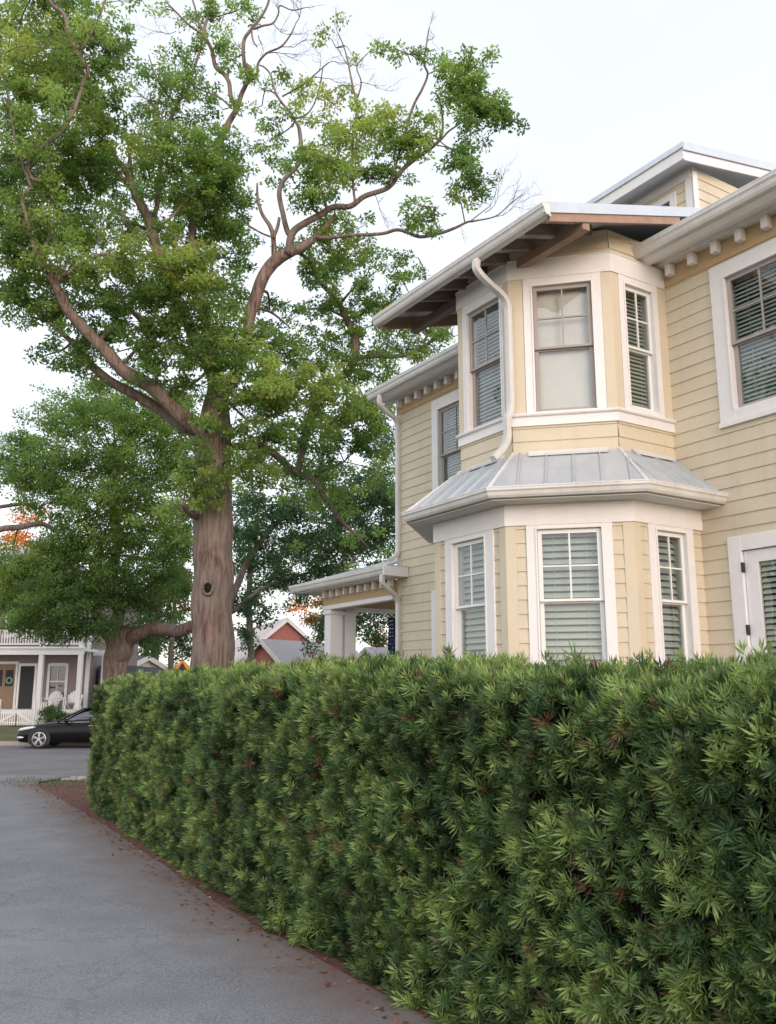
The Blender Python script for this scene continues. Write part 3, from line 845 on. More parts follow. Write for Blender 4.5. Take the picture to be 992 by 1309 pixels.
q.box(du0, du1, 0, 0.03, 8.70, 8.80, fdr); q.build('trim', M['white'], dormer, bevel=0.003)
q = MB()
for a in (7.45, 8.89): q.quad(fdr(a + .11, -.02, 7.84), fdr(a + 1.15, -.02, 7.84), fdr(a + 1.15, -.02, 8.52), fdr(a + .11, -.02, 8.52))
q.build('pane', M['glass'], dormer)
q = MB()
def dslab(mb, u0, u1, w0, w1, a, b_):
    mb.hexa([H(u0, w0, dz_(w0) + a), H(u1, w0, dz_(w0) + a), H(u1, w1, dz_(w1) + a), H(u0, w1, dz_(w1) + a), H(u0, w0, dz_(w0) + b_), H(u1, w0, dz_(w0) + b_), H(u1, w1, dz_(w1) + b_), H(u0, w1, dz_(w1) + b_)])
dslab(q, 6.96, 11.4, 9.2, 13.4, 0.0, 0.035); dslab(q, 6.945, 6.96, 9.19, 13.4, -0.07, 0.05)
q.box(6.945, 11.4, D - 9.2, D - 9.185, 8.93 - 0.03, 8.93 + 0.05, fm)
q.build('roof', M['metal'], dormer)
q = MB(); dslab(q, 6.975, 7.0, 9.235, 13.2, -0.21, -0.001); q.box(6.975, 11.38, D - 9.235, D - 9.21, 8.74, 8.925, fm); dslab(q, 7.0, 11.38, 9.235, 13.2, -0.075, -0.06)
q.build('fascia', M['white'], dormer)

# ---- downspouts
def spout(pts, rad=0.042, name='downspout'):
    # corrugated rectangular pipe with soft elbows
    P_ = [Vector(H(*p)) for p in pts]
    dense = []
    for i in range(len(P_) - 1):
        p0, p1, p2, p3 = P_[max(i - 1, 0)], P_[i], P_[i + 1], P_[min(i + 2, len(P_) - 1)]
        n = 6 if (p2 - p1).length < 0.8 else 2
        for k in range(n):
            t = k / n
            if n == 2: dense.append(p1.lerp(p2, t)); continue
            m1 = (p2 - p0) * 0.5 if (p1 - p0).length < 0.8 else (p1 - p0).normalized() * (p2 - p1).length
            m2 = (p3 - p1) * 0.5 if (p3 - p2).length < 0.8 else (p3 - p2).normalized() * (p2 - p1).length
            h00, h10, h01, h11 = 2 * t**3 - 3 * t**2 + 1, t**3 - 2 * t**2 + t, -2 * t**3 + 3 * t**2, t**3 - t**2
            dense.append(p1 * h00 + m1 * h10 + p2 * h01 + m2 * h11)
    dense.append(P_[-1])
    mb = MB(); rings = []; ref = Vector((UX, UY, 0))
    for i, p in enumerate(dense):
        t = (dense[min(i + 1, len(dense) - 1)] - dense[max(i - 1, 0)]).normalized()
        r_ = (ref - t * ref.dot(t)).normalized(); b_ = t.cross(r_)
        ring = []
        for k in range(16):
            a = 2 * math.pi * k / 16
            cx_, cy_ = math.cos(a), math.sin(a)
            m_ = max(abs(cx_), abs(cy_)) ** 0.8
            ring.append(p + r_ * cx_ / m_ * rad + b_ * cy_ / m_ * rad * 0.8)
        rings.append(ring)
    mb.loft(rings)
    sp = mb.build(name, M['gutter'], HOUSE, smooth=False, bevel=0)
    done = []
    for i in range(3, len(rings) - 3):
        c = dense[i]
        if abs((dense[i + 1] - dense[i - 1]).normalized().z) > 0.97 and all((c - d_).length > 0.8 for d_ in done):
            done.append(c); q = MB()
            q.loft([[c + (p - dense[i]) * 1.06 + Vector((0, 0, dz)) for p in rings[i]] for dz in (-0.016, 0.016)])
            q.build('strap', M['gutter'], sp)
    return sp
spout([(7.60, 6.06, 6.63), (7.60, 6.06, 6.50), (7.60, 6.22, 6.38), (7.60, 6.46, 6.25), (7.60, 6.525, 6.08), (7.60, 6.525, 4.93), (7.60, 6.50, 4.78), (7.60, 6.46, 4.70), (7.60, 6.46, 4.50), (7.60, 6.40, 4.36), (7.58, 6.22, 4.19)])
spout([(12.82, 7.93, 6.80), (12.82, 7.93, 6.64), (12.84, 8.08, 6.52), (12.86, 8.28, 6.42), (12.87, 8.345, 6.27), (12.87, 8.345, 4.0), (12.87, 8.28, 3.88), (12.87, 8.15, 3.80)])
spout([(12.72, 7.93, 3.52), (12.72, 7.93, 3.38), (12.76, 8.10, 3.27), (12.84, 8.28, 3.17), (12.87, 8.345, 3.03), (12.87, 8.345, 0.4), (12.87, 8.2, 0.25)])

# ---- side porch beyond the far corner
pr = MB()
def pz(w_): return 3.675 + 0.30 * (w_ - 7.95)
pr.hexa([H(UF + .05, 7.93, pz(7.93) - .03), H(16.25, 7.93, pz(7.93) - .03), H(16.25, 11.4, pz(11.4) - .03), H(UF + .05, 11.4, pz(11.4) - .03),
         H(UF + .05, 7.93, pz(7.93)), H(16.25, 7.93, pz(7.93)), H(16.25, 11.4, pz(11.4)), H(UF + .05, 11.4, pz(11.4))])
pr.box(12.60, UF + .05, 0.02, 0.47, 3.66, 3.69, fm)
porch = pr.build('porch_roof', M['metal'], HOUSE)
gutter(12.645, 16.3, 0.40, 3.52, parent=porch, nseg=3)
q = MB(); q.box(12.595, 12.64, 0.018, 0.52, 3.50, 3.659, fm); q.box(12.641, 16.25, 0.018, 0.40, 3.50, 3.515, fm); q.box(12.641, 16.25, .37, .40, 3.515, 3.66, fm)
q.box(16.1, 16.28, -3.0, 0.40, 3.50, 3.66, fm)
q.build('eave_return', M['white'], porch, bevel=0.004)
q = MB(); q.box(UF + 0.03, 15.56, -0.02, 0.10, 3.215, 3.49, fm); q.box(15.40, 15.56, -3.0, -0.021, 3.215, 3.49, fm); q.build('beam', M['tan'], porch)
q = MB(); q.box(UF + 0.03, 15.58, -0.04, 0.12, 3.135, 3.213, fm); q.box(15.38, 15.58, -3.0, -0.041, 3.135, 3.213, fm); q.build('beam_trim', M['white'], porch)
q = MB(); q.box(UF + 0.03, 15.38, -3.0, -0.041, 3.40, 3.42, fm); q.build('ceiling', M['soffit'], porch)
for u in np.arange(UF + 0.05, 15.6, 0.27):
    q = MB(); q.box(u - .035, u + .035, 0.101, 0.19, 3.36, 3.50, fm); q.build('dentil', M['white'], porch, bevel=0.004)
for (u0, u1, w0, w1) in ((15.26, 15.50, 8.30, 8.58), (15.28, 15.46, 8.66, 8.90), (15.26, 15.50, 11.1, 11.35)):
    q = MB(); q.box(u0, u1, D - w1, D - w0, 0.9, 3.134, fm); q.box(u0 - .03, u1 + .03, D - w1 - .03, D - w0 + .03, 3.04, 3.10, fm); q.build('column', M['white'], porch, bevel=0.006)
q = MB(); q.box(UF + .03, 15.7, -3.1, 0.15, 0.78, 0.9, fm); q.box(UF + .1, 15.6, -3.0, 0.05, -0.7, 0.78, fm); q.build('porch_floor', M['white'], porch)
q = MB(); q.box(4.7, 6.4, 0.03, 1.1, -0.6, 0.95, fm); q.build('landing', M['concrete'], HOUSE)

# hanging flag on the porch
fl = root('flag', H(14.1, 9.0, 2.1), 'striped flag with white stars hanging limp beside the porch column of the yellow house', 'flag')
p0 = Vector(H(14.17, 9.0, 2.95)); 
q = MB(); q.tube([H(UF + .02, 9.0, 2.45), H(14.22, 9.0, 3.02)], 0.012, 8); q.build('pole', M['white'], fl, smooth=True)
def cloth(z0, z1, m, name, t0=0.0, t1=1.0, off=0.0, grow=0.0):
    q = MB(); nz, nx = 14, 22; g = []
    for i in range(nz + 1):
        z = z0 + (z1 - z0) * i / nz
        for j in range(nx + 1):
            t = t0 + (t1 - t0) * j / nx
            sp = (0.08 + 0.20 * (2.93 - z)) * (t - 0.5)
            fold = 0.045 * math.sin(t * 15 + z * 1.5) + 0.02 * math.sin(t * 31)
            g.append(H(14.08 - sp * 0.9, 9.0 + fold - off + sp * 0.3, z))
    q.add(g, [(i * (nx + 1) + j, i * (nx + 1) + j + 1, (i + 1) * (nx + 1) + j + 1, (i + 1) * (nx + 1) + j) for i in range(nz) for j in range(nx)])
    return q.build(name, M[m], fl, smooth=True)
cn = cloth(2.22, 2.93, 'flag_blue', 'canton')
for k in range(9): cloth(1.95, 2.22, 'flag_red' if k % 2 == 0 else 'flag_white', 'stripe', k / 9, (k + 1) / 9)
st = MB()
for row in range(9):
    for c_ in range(5):
        t = 0.1 + 0.2 * c_ + (0.1 if row % 2 else 0); z = 2.28 + row * 0.072
        if t > 0.97: continue
        sp = (0.08 + 0.20 * (2.93 - z)) * (t - 0.5); fold = 0.045 * math.sin(t * 15 + z * 1.5) + 0.02 * math.sin(t * 31)
        u_, w_ = 14.08 - sp * 0.9, 9.0 + fold + sp * 0.3
        for sgn in (-1, 1):
            pts = []
            for s in range(10):
                rr_ = 0.016 if s % 2 == 0 else 0.007
                a = math.pi / 2 + s * math.pi / 5
                pts.append(H(u_ - math.cos(a) * rr_ * 0.8, w_ + sgn * 0.006 + math.cos(a) * rr_ * 0.25, z + math.sin(a) * rr_))
            st.add(pts, [tuple(range(10))])
st.build('star', M['flag_white'], cn)
# ------------------------------------------------------------------ hedge
def nz(p, s, o=0.0): return mnoise.noise((p[0] * s + o, p[1] * s + 7.3, p[2] * s))
HU0, HU1, HW0, HW1 = -1.6, 15.7, 3.08, 4.43
def hedge_profile(t):
    """t in 0..1 up the front, over the top and down the back: (w, z, normal_w, normal_z)"""
    Ht, rad = 1.80, 0.22
    L = [Ht - rad, math.pi / 2 * rad, HW1 - HW0 - 2 * rad, math.pi / 2 * rad, Ht - rad]
    s = t * sum(L)
    if s < L[0]: return HW0, s, -1, 0
    s -= L[0]
    if s < L[1]:
        a = s / rad; return HW0 + rad - rad * math.cos(a), Ht - rad + rad * math.sin(a), -math.cos(a), math.sin(a)
    s -= L[1]
    if s < L[2]: return HW0 + rad + s, Ht, 0, 1
    s -= L[2]
    if s < L[3]:
        a = s / rad; return HW1 - rad + rad * math.sin(a), Ht - rad + rad * math.cos(a), math.sin(a), math.cos(a)
    s -= L[3]
    return HW1, Ht - rad - s, 1, 0
def hedge_point(u, t, depth):
    w_, z, nw, nzv = hedge_profile(t)
    # the far end is rounded in plan
    k = max(0.0, (u - (HU1 - 0.55)) / 0.55)
    if k > 0:
        mid = (HW0 + HW1) / 2
        sq = math.sqrt(max(0.0, 1 - k * k)); 
        w_ = mid + (w_ - mid) * (0.35 + 0.65 * sq)
    w_ += 0.095 * max(0.0, u - 6.3)
    x, y = UX * u + WX * w_, UY * u + WY * w_
    g = zg(y)
    zz = g + z * (1.82 - 0.02 * (g + 0.2)) / 1.80 + (0 if z < 1 else -g * 0.75 * (z - 1) / 0.8)
    n = Vector((WX * nw + UX * 0.55 * k * k, WY * nw + UY * 0.55 * k * k, nzv)).normalized()
    p = Vector((x, y, zz))
    zz -= 0.15 * min(1, max(0.0, (5.0 - u) / 3.5)) * min(1, max(0, z / 1.8)) + 0.02
    p.z = zz
    d = 0.10 * nz(p, 1.9) + 0.115 * nz(p, 4.4, 3) + 0.05 * nz(p, 9, 9)
    return p + n * (d - depth), n
HEDGE = root('hedge', H(5.5, 3.7, -DZ - 0.1), 'long clipped evergreen hedge of narrow leaves along the edge of the drive', 'hedge')
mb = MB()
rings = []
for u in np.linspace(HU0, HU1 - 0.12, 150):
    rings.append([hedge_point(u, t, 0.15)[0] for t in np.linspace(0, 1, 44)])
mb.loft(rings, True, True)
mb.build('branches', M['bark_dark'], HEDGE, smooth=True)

def shoots(n, t0, t1, u0, u1, dmin, dmax, leaves, rr):
    P_, A_, T_ = [], [], []
    for _ in range(n):
        u = rr.uniform(u0, u1); t = rr.uniform(t0, t1)
        dp = rr.uniform(dmin, dmax)
        p, nrm = hedge_point(u, t, dp)
        ax = nrm * 0.9 + Vector((0, 0, 0.38)) + Vector(rr.normal(0, 0.42, 3))
        ax.normalize()
        P_.append(p); A_.append(ax)
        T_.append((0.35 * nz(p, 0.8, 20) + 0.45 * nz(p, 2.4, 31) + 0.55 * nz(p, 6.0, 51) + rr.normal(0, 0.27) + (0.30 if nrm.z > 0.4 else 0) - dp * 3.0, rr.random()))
    P_ = np.array(P_); A_ = np.array(A_); T_ = np.array(T_)
    ref = norm(np.cross(A_, norm(rr.normal(size=(n, 3)))))
    ref2 = np.cross(A_, ref)
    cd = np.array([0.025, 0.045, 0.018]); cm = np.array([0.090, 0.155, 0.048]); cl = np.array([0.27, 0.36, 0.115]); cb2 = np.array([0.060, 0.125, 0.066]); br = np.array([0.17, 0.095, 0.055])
    V, C_ = [], []
    sz = rr.choice([0.7, 0.9, 1.0, 1.15, 1.45], n) * rr.uniform(0.85, 1.15, n)
    for k in range(leaves):
        ang = k * 2.399 + rr.uniform(-0.3, 0.3, n)
        f = k / leaves
        el = 0.15 + 1.0 * f + rr.uniform(-0.2, 0.2, n)       # low leaves spread, top leaves point along the shoot
        dirv = norm((ref * np.cos(ang)[:, None] + ref2 * np.sin(ang)[:, None]) * np.cos(el)[:, None] + A_ * np.sin(el)[:, None] + rr.normal(0, 0.10, (n, 3)))
        base = P_ + A_ * (0.05 * f * sz)[:, None]
        L = (0.036 + 0.020 * np.sin(f * 3.0)) * sz * rr.uniform(0.75, 1.2, n)
        W = rr.uniform(0.0066, 0.0100, n) * np.clip(sz, 0.85, 1.2)
        V.append(leaf_quads(base, dirv, A_, L, W, -0.07, 0.5))
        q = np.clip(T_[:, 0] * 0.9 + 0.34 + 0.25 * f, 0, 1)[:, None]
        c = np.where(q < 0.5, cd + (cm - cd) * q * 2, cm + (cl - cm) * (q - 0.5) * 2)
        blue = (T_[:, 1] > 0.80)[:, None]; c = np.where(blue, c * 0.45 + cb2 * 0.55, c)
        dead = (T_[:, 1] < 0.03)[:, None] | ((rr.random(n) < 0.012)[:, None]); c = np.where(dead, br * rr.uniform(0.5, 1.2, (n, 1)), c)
        C_.append(c * rr.uniform(0.8, 1.25, (n, 1)))
    return np.concatenate(V), np.concatenate(C_)
rr = np.random.default_rng(11)
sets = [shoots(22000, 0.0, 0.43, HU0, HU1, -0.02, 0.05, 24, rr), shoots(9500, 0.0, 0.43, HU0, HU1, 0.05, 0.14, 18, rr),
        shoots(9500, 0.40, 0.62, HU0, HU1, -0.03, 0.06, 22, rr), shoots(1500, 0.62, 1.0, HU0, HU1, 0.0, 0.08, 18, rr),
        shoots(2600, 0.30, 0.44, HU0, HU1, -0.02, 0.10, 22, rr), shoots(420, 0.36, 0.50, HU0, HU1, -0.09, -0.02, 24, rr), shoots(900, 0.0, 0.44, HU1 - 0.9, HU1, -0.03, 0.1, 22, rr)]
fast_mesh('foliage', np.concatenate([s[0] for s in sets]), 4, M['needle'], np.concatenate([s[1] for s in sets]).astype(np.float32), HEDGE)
# bare twigs showing in the gaps
mb = MB()
for _ in range(420):
    u, t = rr.uniform(HU0, HU1), rr.uniform(0.02, 0.42)
    p, n_ = hedge_point(u, t, 0.17); q, _n = hedge_point(u + rr.normal(0, 0.05), min(0.99, t + rr.uniform(-0.02, 0.05)), rr.uniform(0.0, 0.06))
    mb.tube([p, p.lerp(q, 0.5) + Vector(rr.normal(0, 0.015, 3)), q], [0.005, 0.004, 0.002], 5)
mb.build('twigs', M['bark_grey'], HEDGE)

# ------------------------------------------------------------------ trees
def catmull(P_, n):
    P_ = np.asarray(P_, float); out = []
    for i in range(len(P_) - 1):
        p0, p1, p2, p3 = P_[max(i - 1, 0)], P_[i], P_[i + 1], P_[min(i + 2, len(P_) - 1)]
        for k in range(n):
            t = k / n
            out.append(0.5 * (2 * p1 + (p2 - p0) * t + (2 * p0 - 5 * p1 + 4 * p2 - p3) * t * t + (3 * p1 - p0 - 3 * p2 + p3) * t ** 3))
    out.append(P_[-1])
    return np.array(out)

class Tree:
    """limbs traced as (x, y, half width, metres ahead); foliage masses round them"""
    def __init__(s, seed): s.mb = MB(); s.tw = MB(); s.samples = []; s.thin = 1.0; s.fill = 0.027; s.wide = 1.0; s.rr = np.random.default_rng(seed); s.sprays = []
    def limb(s, pts, yd, n=5, wig=0.35, sides=10, twig=False, rough=0.0):
        Q = []
        for i, p in enumerate(pts):
            y = p[3] if len(p) > 3 else yd if not isinstance(yd, tuple) else yd[0] + (yd[1] - yd[0]) * i / (len(pts) - 1)
            q = at(p[0], p[1], y); Q.append((*q, p[2] * y / FPX * s.thin))
        C_ = catmull(Q, n)
        for i in range(1, len(C_) - 1):
            o = Vector(C_[i][:3]) * 1.3
            C_[i, :3] += np.array([mnoise.noise(o), mnoise.noise(o + Vector((9, 2, 5))), mnoise.noise(o + Vector((3, 8, 1)))]) * wig * C_[i, 3] * 1.7
        C_[:, 3] = np.maximum(C_[:, 3], 0.006)
        mb = s.tw if twig else s.mb
        if rough:
            rings = []; ref = Vector((1, 0, 0)); V_ = [Vector(c[:3]) for c in C_]
            for i, p in enumerate(V_):
                t = (V_[min(i + 1, len(V_) - 1)] - V_[max(i - 1, 0)]).normalized()
                r_ = (ref - t * ref.dot(t)).normalized(); b_ = t.cross(r_); ring = []
                for k in range(sides):
                    a = 2 * math.pi * k / sides; d = r_ * math.cos(a) + b_ * math.sin(a)
                    o = p * 0.5 + d * 2.2; g = mnoise.noise(Vector((d.x * 9, d.y * 9, p.z * 0.55)))
                    ring.append(p + d * C_[i, 3] * (1 + rough * mnoise.noise(o) + rough * 0.55 * g))
                rings.append(ring)
            mb.loft(rings)
        else:
            mb.tube([c[:3] for c in C_], list(C_[:, 3]), sides)
        s.samples += [(np.array(c[:3]), c[3]) for c in C_]
    def fan(s, p, d, L, r, lev, spread=0.6):
        """bare branching twigs"""
        p = Vector(p); d = Vector(d).normalized(); pts = [p]; n = 4
        for i in range(n):
            d = (d + Vector(s.rr.normal(0, 0.22, 3)) + Vector((0, 0, 0.04))).normalized()
            pts.append(pts[-1] + d * L / n)
        s.tw.tube(pts, [r * (1 - 0.6 * i / n) for i in range(n + 1)], 5)
        if lev > 0:
            for i in range(1, n + 1):
                for _ in range(1 if s.rr.random() < 0.75 else 2):
                    s.fan(pts[i], d + Vector(s.rr.normal(0, spread, 3)), L * s.rr.uniform(0.45, 0.8), r * 0.5, lev - 1, spread)
    def blob(s, x, y, rx, ry, yd, tint=1.0, dens=1.0, dz=None, spray=0.21, branch=True):
        k = yd / FPX; c = at(x, y, yd); ax = rx * k * s.wide; az = ry * k * s.wide; ay = dz if dz else (ax + az) * 0.5 * 1.05
        n = max(3, int(dens * s.fill * rx * ry * (k / 0.0179) ** 2 * (0.27 / spray) ** 2 * 1.0))
        B = c
        if branch and s.samples:
            S = np.array([q[0] for q in s.samples]); i = int(np.argmin(((S - c) ** 2).sum(1) + 0.4 * np.maximum(0, S[:, 2] - c[2])))
            a = S[i]; mid = (a + c) / 2 + np.array([0, 0, 0.12 * np.linalg.norm(c - a)]) + s.rr.normal(0, 0.12, 3)
            r0 = min(s.samples[i][1] * 0.55, 0.055)
            cur = catmull([a, mid, c], 5)
            s.tw.tube(cur, list(np.linspace(r0, 0.014, len(cur))), 6)
            pool = [(q, 0.02) for q in cur[4:]]
        else: pool = [(c, 0.02)]
        for j in range(n):
            v = s.rr.normal(0, 0.56, 3); v = v / max(1.0, np.linalg.norm(v) / 1.25)
            lump = mnoise.noise(Vector(c * 0.3 + v * 1.7))
            v = v * (0.92 + 0.35 * lump)
            p = c + v * np.array([ax, ay, az])
            s.sprays.append((p, tint + s.rr.normal(0, 0.30), spray, v))
            if branch and j % 3 == 0 and len(pool) < 60:
                k_ = min(range(len(pool)), key=lambda q: ((pool[q][0] - p) ** 2).sum())
                a = pool[k_][0]; m_ = (a + p) / 2 + s.rr.normal(0, 0.06, 3) + np.array([0, 0, 0.05])
                s.tw.tube([a, m_, p], [0.012, 0.008, 0.004], 4)
                pool.append((m_, 0.01)); pool.append((p, 0.01))
    def leaves(s, per, L, W, pal):
        n = len(s.sprays); rr = s.rr
        P_ = np.repeat(np.array([q[0] for q in s.sprays]), per, 0); T_ = np.repeat(np.array([q[1] for q in s.sprays]), per); Sp = np.repeat(np.array([q[2] for q in s.sprays]), per)
        up = np.repeat(norm(rr.normal(0, 0.45, (n, 3)) + np.array([0, -0.35, 0.85])), per, 0)
        N = n * per
        off = rr.normal(size=(N, 3)); off = norm(off) * (rr.random(N) ** 0.5)[:, None]
        off[:, 2] *= 0.6
        P_ = P_ + off * Sp[:, None]
        d = norm(off * 0.7 + rr.normal(0, 0.55, (N, 3)) + np.array([0, 0, -0.12]))
        nr = norm(up + rr.normal(0, 0.55, (N, 3)))
        nr = norm(nr - d * (nr * d).sum(1, keepdims=True))
        V = leaf_quads(P_, d, nr, L * rr.uniform(0.65, 1.3, N), W * rr.uniform(0.7, 1.25, N), 0.1, 0.55)
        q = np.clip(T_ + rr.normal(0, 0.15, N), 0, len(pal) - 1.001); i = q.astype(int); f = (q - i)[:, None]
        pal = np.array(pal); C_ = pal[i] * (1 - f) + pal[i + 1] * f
        C_ = C_ * rr.uniform(0.88, 1.15, (N, 1)) * np.repeat(rr.uniform(0.8, 1.25, (n, 1)), per, 0)
        return V, C_.astype(np.float32)
    def finish(s, name, loc, label, cat, bark, per, L, W, pal, group=None):
        o = root(name, tuple(loc), label, cat, group)
        tr = s.mb.build('trunk', bark, o, smooth=True)
        if s.tw.v: s.tw.build('twigs', bark if False else M['bark_grey'], o)
        V, C_ = s.leaves(per, L, W, pal)
        fast_mesh('crown', V, 4, M['leaf'], C_, o)
        return o

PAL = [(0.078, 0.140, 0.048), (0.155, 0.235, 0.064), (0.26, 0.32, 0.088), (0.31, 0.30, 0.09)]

# ---- the big oak
T = Tree(5); Y0 = 20.0; T.thin = 0.76
T.limb([(268, 1004, 49), (268, 960, 42), (269, 900, 38.5), (270, 850, 36), (271, 780, 34), (272, 700, 32.3), (273, 640, 31.6), (272, 590, 30), (272, 552, 28), (276, 520, 23), (277, 485, 14), (272, 448, 11)], Y0, 6, 0.12, 40, rough=0.10)
# left limb pair
T.limb([(268, 566, 15), (240, 533, 14), (214, 511, 13), (183, 489, 12.5), (157, 468, 11.5), (137, 450, 11), (111, 424, 9.5), (88, 399, 9), (73, 371, 8), (63, 348, 7), (51, 329, 6)], (19.8, 18.2), 6, 0.5, 14, rough=0.12)
T.limb([(262, 560, 11), (238, 543, 10), (212, 530, 9.5), (183, 512, 9), (157, 494, 8.5), (136, 481, 8), (112, 463, 7), (97, 444, 5.5), (81, 428, 4.5), (62, 412, 3), (40, 405, 2)], (20.1, 19.4), 5, 0.5, 12, rough=0.1)
T.limb([(51, 329, 5), (42, 306, 4.2), (38, 288, 4), (31, 268, 3.6), (28, 252, 3.2), (40, 240, 2.6)], (18.2, 18.0), 5, 0.5)
T.limb([(53, 231, 3.5), (42, 228, 3.8), (36, 217, 4), (40, 203, 4), (55, 187, 4), (78, 169, 3.8), (93, 146, 3.4), (101, 121, 3.2), (107, 103, 3), (113, 88, 4), (101, 68, 5), (88, 43, 5), (83, 20, 4), (66, 5, 3.5), (60, -25, 3)], (18.0, 17.6), 5, 0.5)
T.limb([(101, 68, 3.5), (120, 35, 2.2), (131, 10, 1.8), (140, -15, 1.4)], (17.7, 17.4), 4)
T.limb([(54, 327, 4.5), (59, 316, 4), (63, 298, 3.6), (64, 270, 3.2), (67, 240, 2.6), (60, 205, 2)], (18.2, 18.6), 5, 0.5)
T.limb([(76, 358, 5), (93, 345, 4.2), (108, 336, 3.6), (131, 326, 2.8), (150, 330, 2)], (18.3, 17.6), 5, 0.5)
T.limb([(40, 240, 2.8), (20, 180, 2.4), (8, 110, 2), (-5, 60, 1.6)], (18.0, 17.4), 5)
# centre leaders
T.limb([(274, 490, 12), (262, 455, 11), (247, 430, 10.5), (228, 385, 10), (205, 329, 9.5), (193, 293, 9), (181, 263, 8.5), (170, 238, 7), (161, 219, 5), (149, 203, 4), (135, 180, 3)], (20.2, 21.2), 6, 0.35, 12, rough=0.1)
T.limb([(176, 250, 5.5), (160, 232, 5), (149, 219, 4.6), (134, 209, 4), (112, 200, 3), (95, 205, 2)], (21.0, 20.4), 5, 0.4)
T.limb([(168, 232, 4.5), (167, 214, 4), (165, 190, 3.2), (158, 165, 2)], (21.1, 21.6), 5, 0.4)
T.limb([(193, 296, 5), (197, 273, 4.6), (202, 255, 4.2), (203, 240, 4), (205, 200, 3.6), (207, 171, 3.6), (203, 151, 3.5), (199, 138, 3), (190, 128, 1.8)], (21.1, 21.5), 5, 0.4)
T.limb([(208, 171, 3.8), (215, 156, 3.8), (222, 141, 3.5), (228, 130, 3.3), (236, 121, 2.8), (247, 90, 2.6), (256, 62, 2.2), (262, 40, 1.6)], (21.5, 22.0), 5, 0.4)
T.limb([(227, 131, 2.4), (214, 122, 2), (206, 108, 1.7), (199, 96, 1.5), (190, 70, 1.1)], (21.6, 21.3), 4, 0.4)
T.limb([(226, 385, 5), (205, 425, 6), (190, 415, 6), (176, 404, 5.5), (163, 393, 3), (150, 370, 2)], (20.6, 19.4), 5, 0.4)
T.limb([(166, 311, 1.6), (174, 303, 2), (184, 297, 2.4), (199, 290, 2.4), (214, 283, 2.2), (232, 263, 1.8), (250, 245, 1.2)], (18.6, 19.6), 5, 0.4)
T.limb([(270, 452, 9), (262, 410, 7.5), (250, 350, 7), (243, 310, 6.6), (252, 262, 6.4), (266, 218, 6.2), (278, 186, 6), (291, 161, 5.8), (303, 139, 5.4), (300, 131, 4.5)], (20.2, 20.8), 5, 0.35, 12)
T.limb([(303, 140, 4.5), (296, 126, 4.2), (293, 106, 4), (285, 94, 3.9), (276, 86, 3.9), (271, 63, 3.7), (263, 48, 3.5), (260, 38, 3.3), (266, 20, 2.8), (269, 0, 2.2), (265, -20, 1.8)], (20.8, 21.2), 5, 0.4)
T.limb([(303, 140, 4.6), (308, 121, 4.4), (317, 101, 4.2), (315, 88, 3.8), (311, 76, 3.6), (312, 52, 3.4), (320, 39, 3.2), (333, 23, 2.6), (343, 4, 2.2), (347, -20, 1.8)], (20.8, 20.2), 5, 0.4)
T.limb([(318, 103, 2.8), (325, 100, 2.6), (329, 93, 2.5), (330, 81, 2.3), (341, 68, 2), (359, 60, 1.8), (371, 45, 1.5), (378, 30, 1)], (20.6, 20.0), 4, 0.4)
T.limb([(324, 37, 2.4), (336, 33, 2.1), (349, 30, 1.9), (356, 18, 1.6), (358, 7, 1.4), (374, 13, 1.2), (389, 10, 0.9)], (20.3, 19.9), 4, 0.4)
T.limb([(322, 40, 1.8), (324, 52, 1.7), (329, 60, 1.2)], 20.2, 4)
T.limb([(261, 40, 2.4), (254, 28, 2.2), (249, 8, 1.8), (240, -15, 1.4)], (21.1, 21.5), 4, 0.4)
T.limb([(260, 44, 2), (240, 30, 1.9), (225, 15, 1.6), (212, 2, 1.2)], (21.1, 20.7), 4, 0.4)
T.limb([(296, 138, 2), (280, 124, 1.7), (262, 117, 1.4), (250, 112, 1)], (20.8, 21.4), 4, 0.4)
# right leader
T.limb([(276, 520, 13), (292, 490, 11.5), (304, 465, 10.5), (311, 445, 10), (317, 411, 9.8), (326, 386, 10.5), (336, 361, 11), (349, 338, 11.5), (369, 325, 10), (386, 317, 8), (402, 305, 6.5), (414, 292, 5), (428, 275, 3)], (20.0, 19.2), 6, 0.35, 14, rough=0.1)
T.limb([(368, 325, 8), (372, 306, 7), (377, 294, 6.5), (388, 286, 6.2), (409, 275, 6), (427, 265, 5.6), (449, 264, 5.2), (469, 249, 4.8), (497, 237, 4.4), (512, 220, 4.2), (530, 204, 3.8), (551, 189, 3.2), (562, 176, 2.6), (566, 160, 2.2), (563, 135, 1.8), (556, 118, 1.4)], (19.4, 18.2), 5, 0.6, 12)
T.limb([(552, 188, 2.2), (562, 180, 2), (573, 168, 1.8), (585, 160, 1.5), (600, 150, 1)], (18.4, 18.1), 4)
T.limb([(498, 236, 2.6), (508, 205, 2.4), (518, 170, 2.4), (526, 144, 2.6), (532, 128, 2.4), (540, 113, 2.2), (547, 95, 2), (542, 80, 1.9), (546, 52, 1.5), (549, 35, 1)], (18.6, 18.4), 5, 0.4)
T.limb([(370, 300, 5.2), (364, 284, 4.8), (360, 263, 4.6), (358, 243, 4.5), (364, 229, 4.4), (374, 218, 4.3), (383, 206, 4.2), (385, 187, 4), (382, 164, 3.5), (376, 153, 2.6), (372, 144, 2.4), (361, 131, 2.3), (352, 116, 2.1), (346, 96, 1.8), (338, 86, 1.5), (331, 83, 1.2)], (19.4, 20.2), 5, 0.4)
T.limb([(377, 152, 1.9), (392, 146, 1.7), (402, 132, 1.5), (408, 112, 1.3), (413, 85, 1)], (20.2, 20.5), 4)
T.limb([(361, 123, 1.7), (372, 117, 1.6), (388, 108, 1.5), (402, 96, 1.3), (420, 80, 1)], (20.2, 19.6), 4)
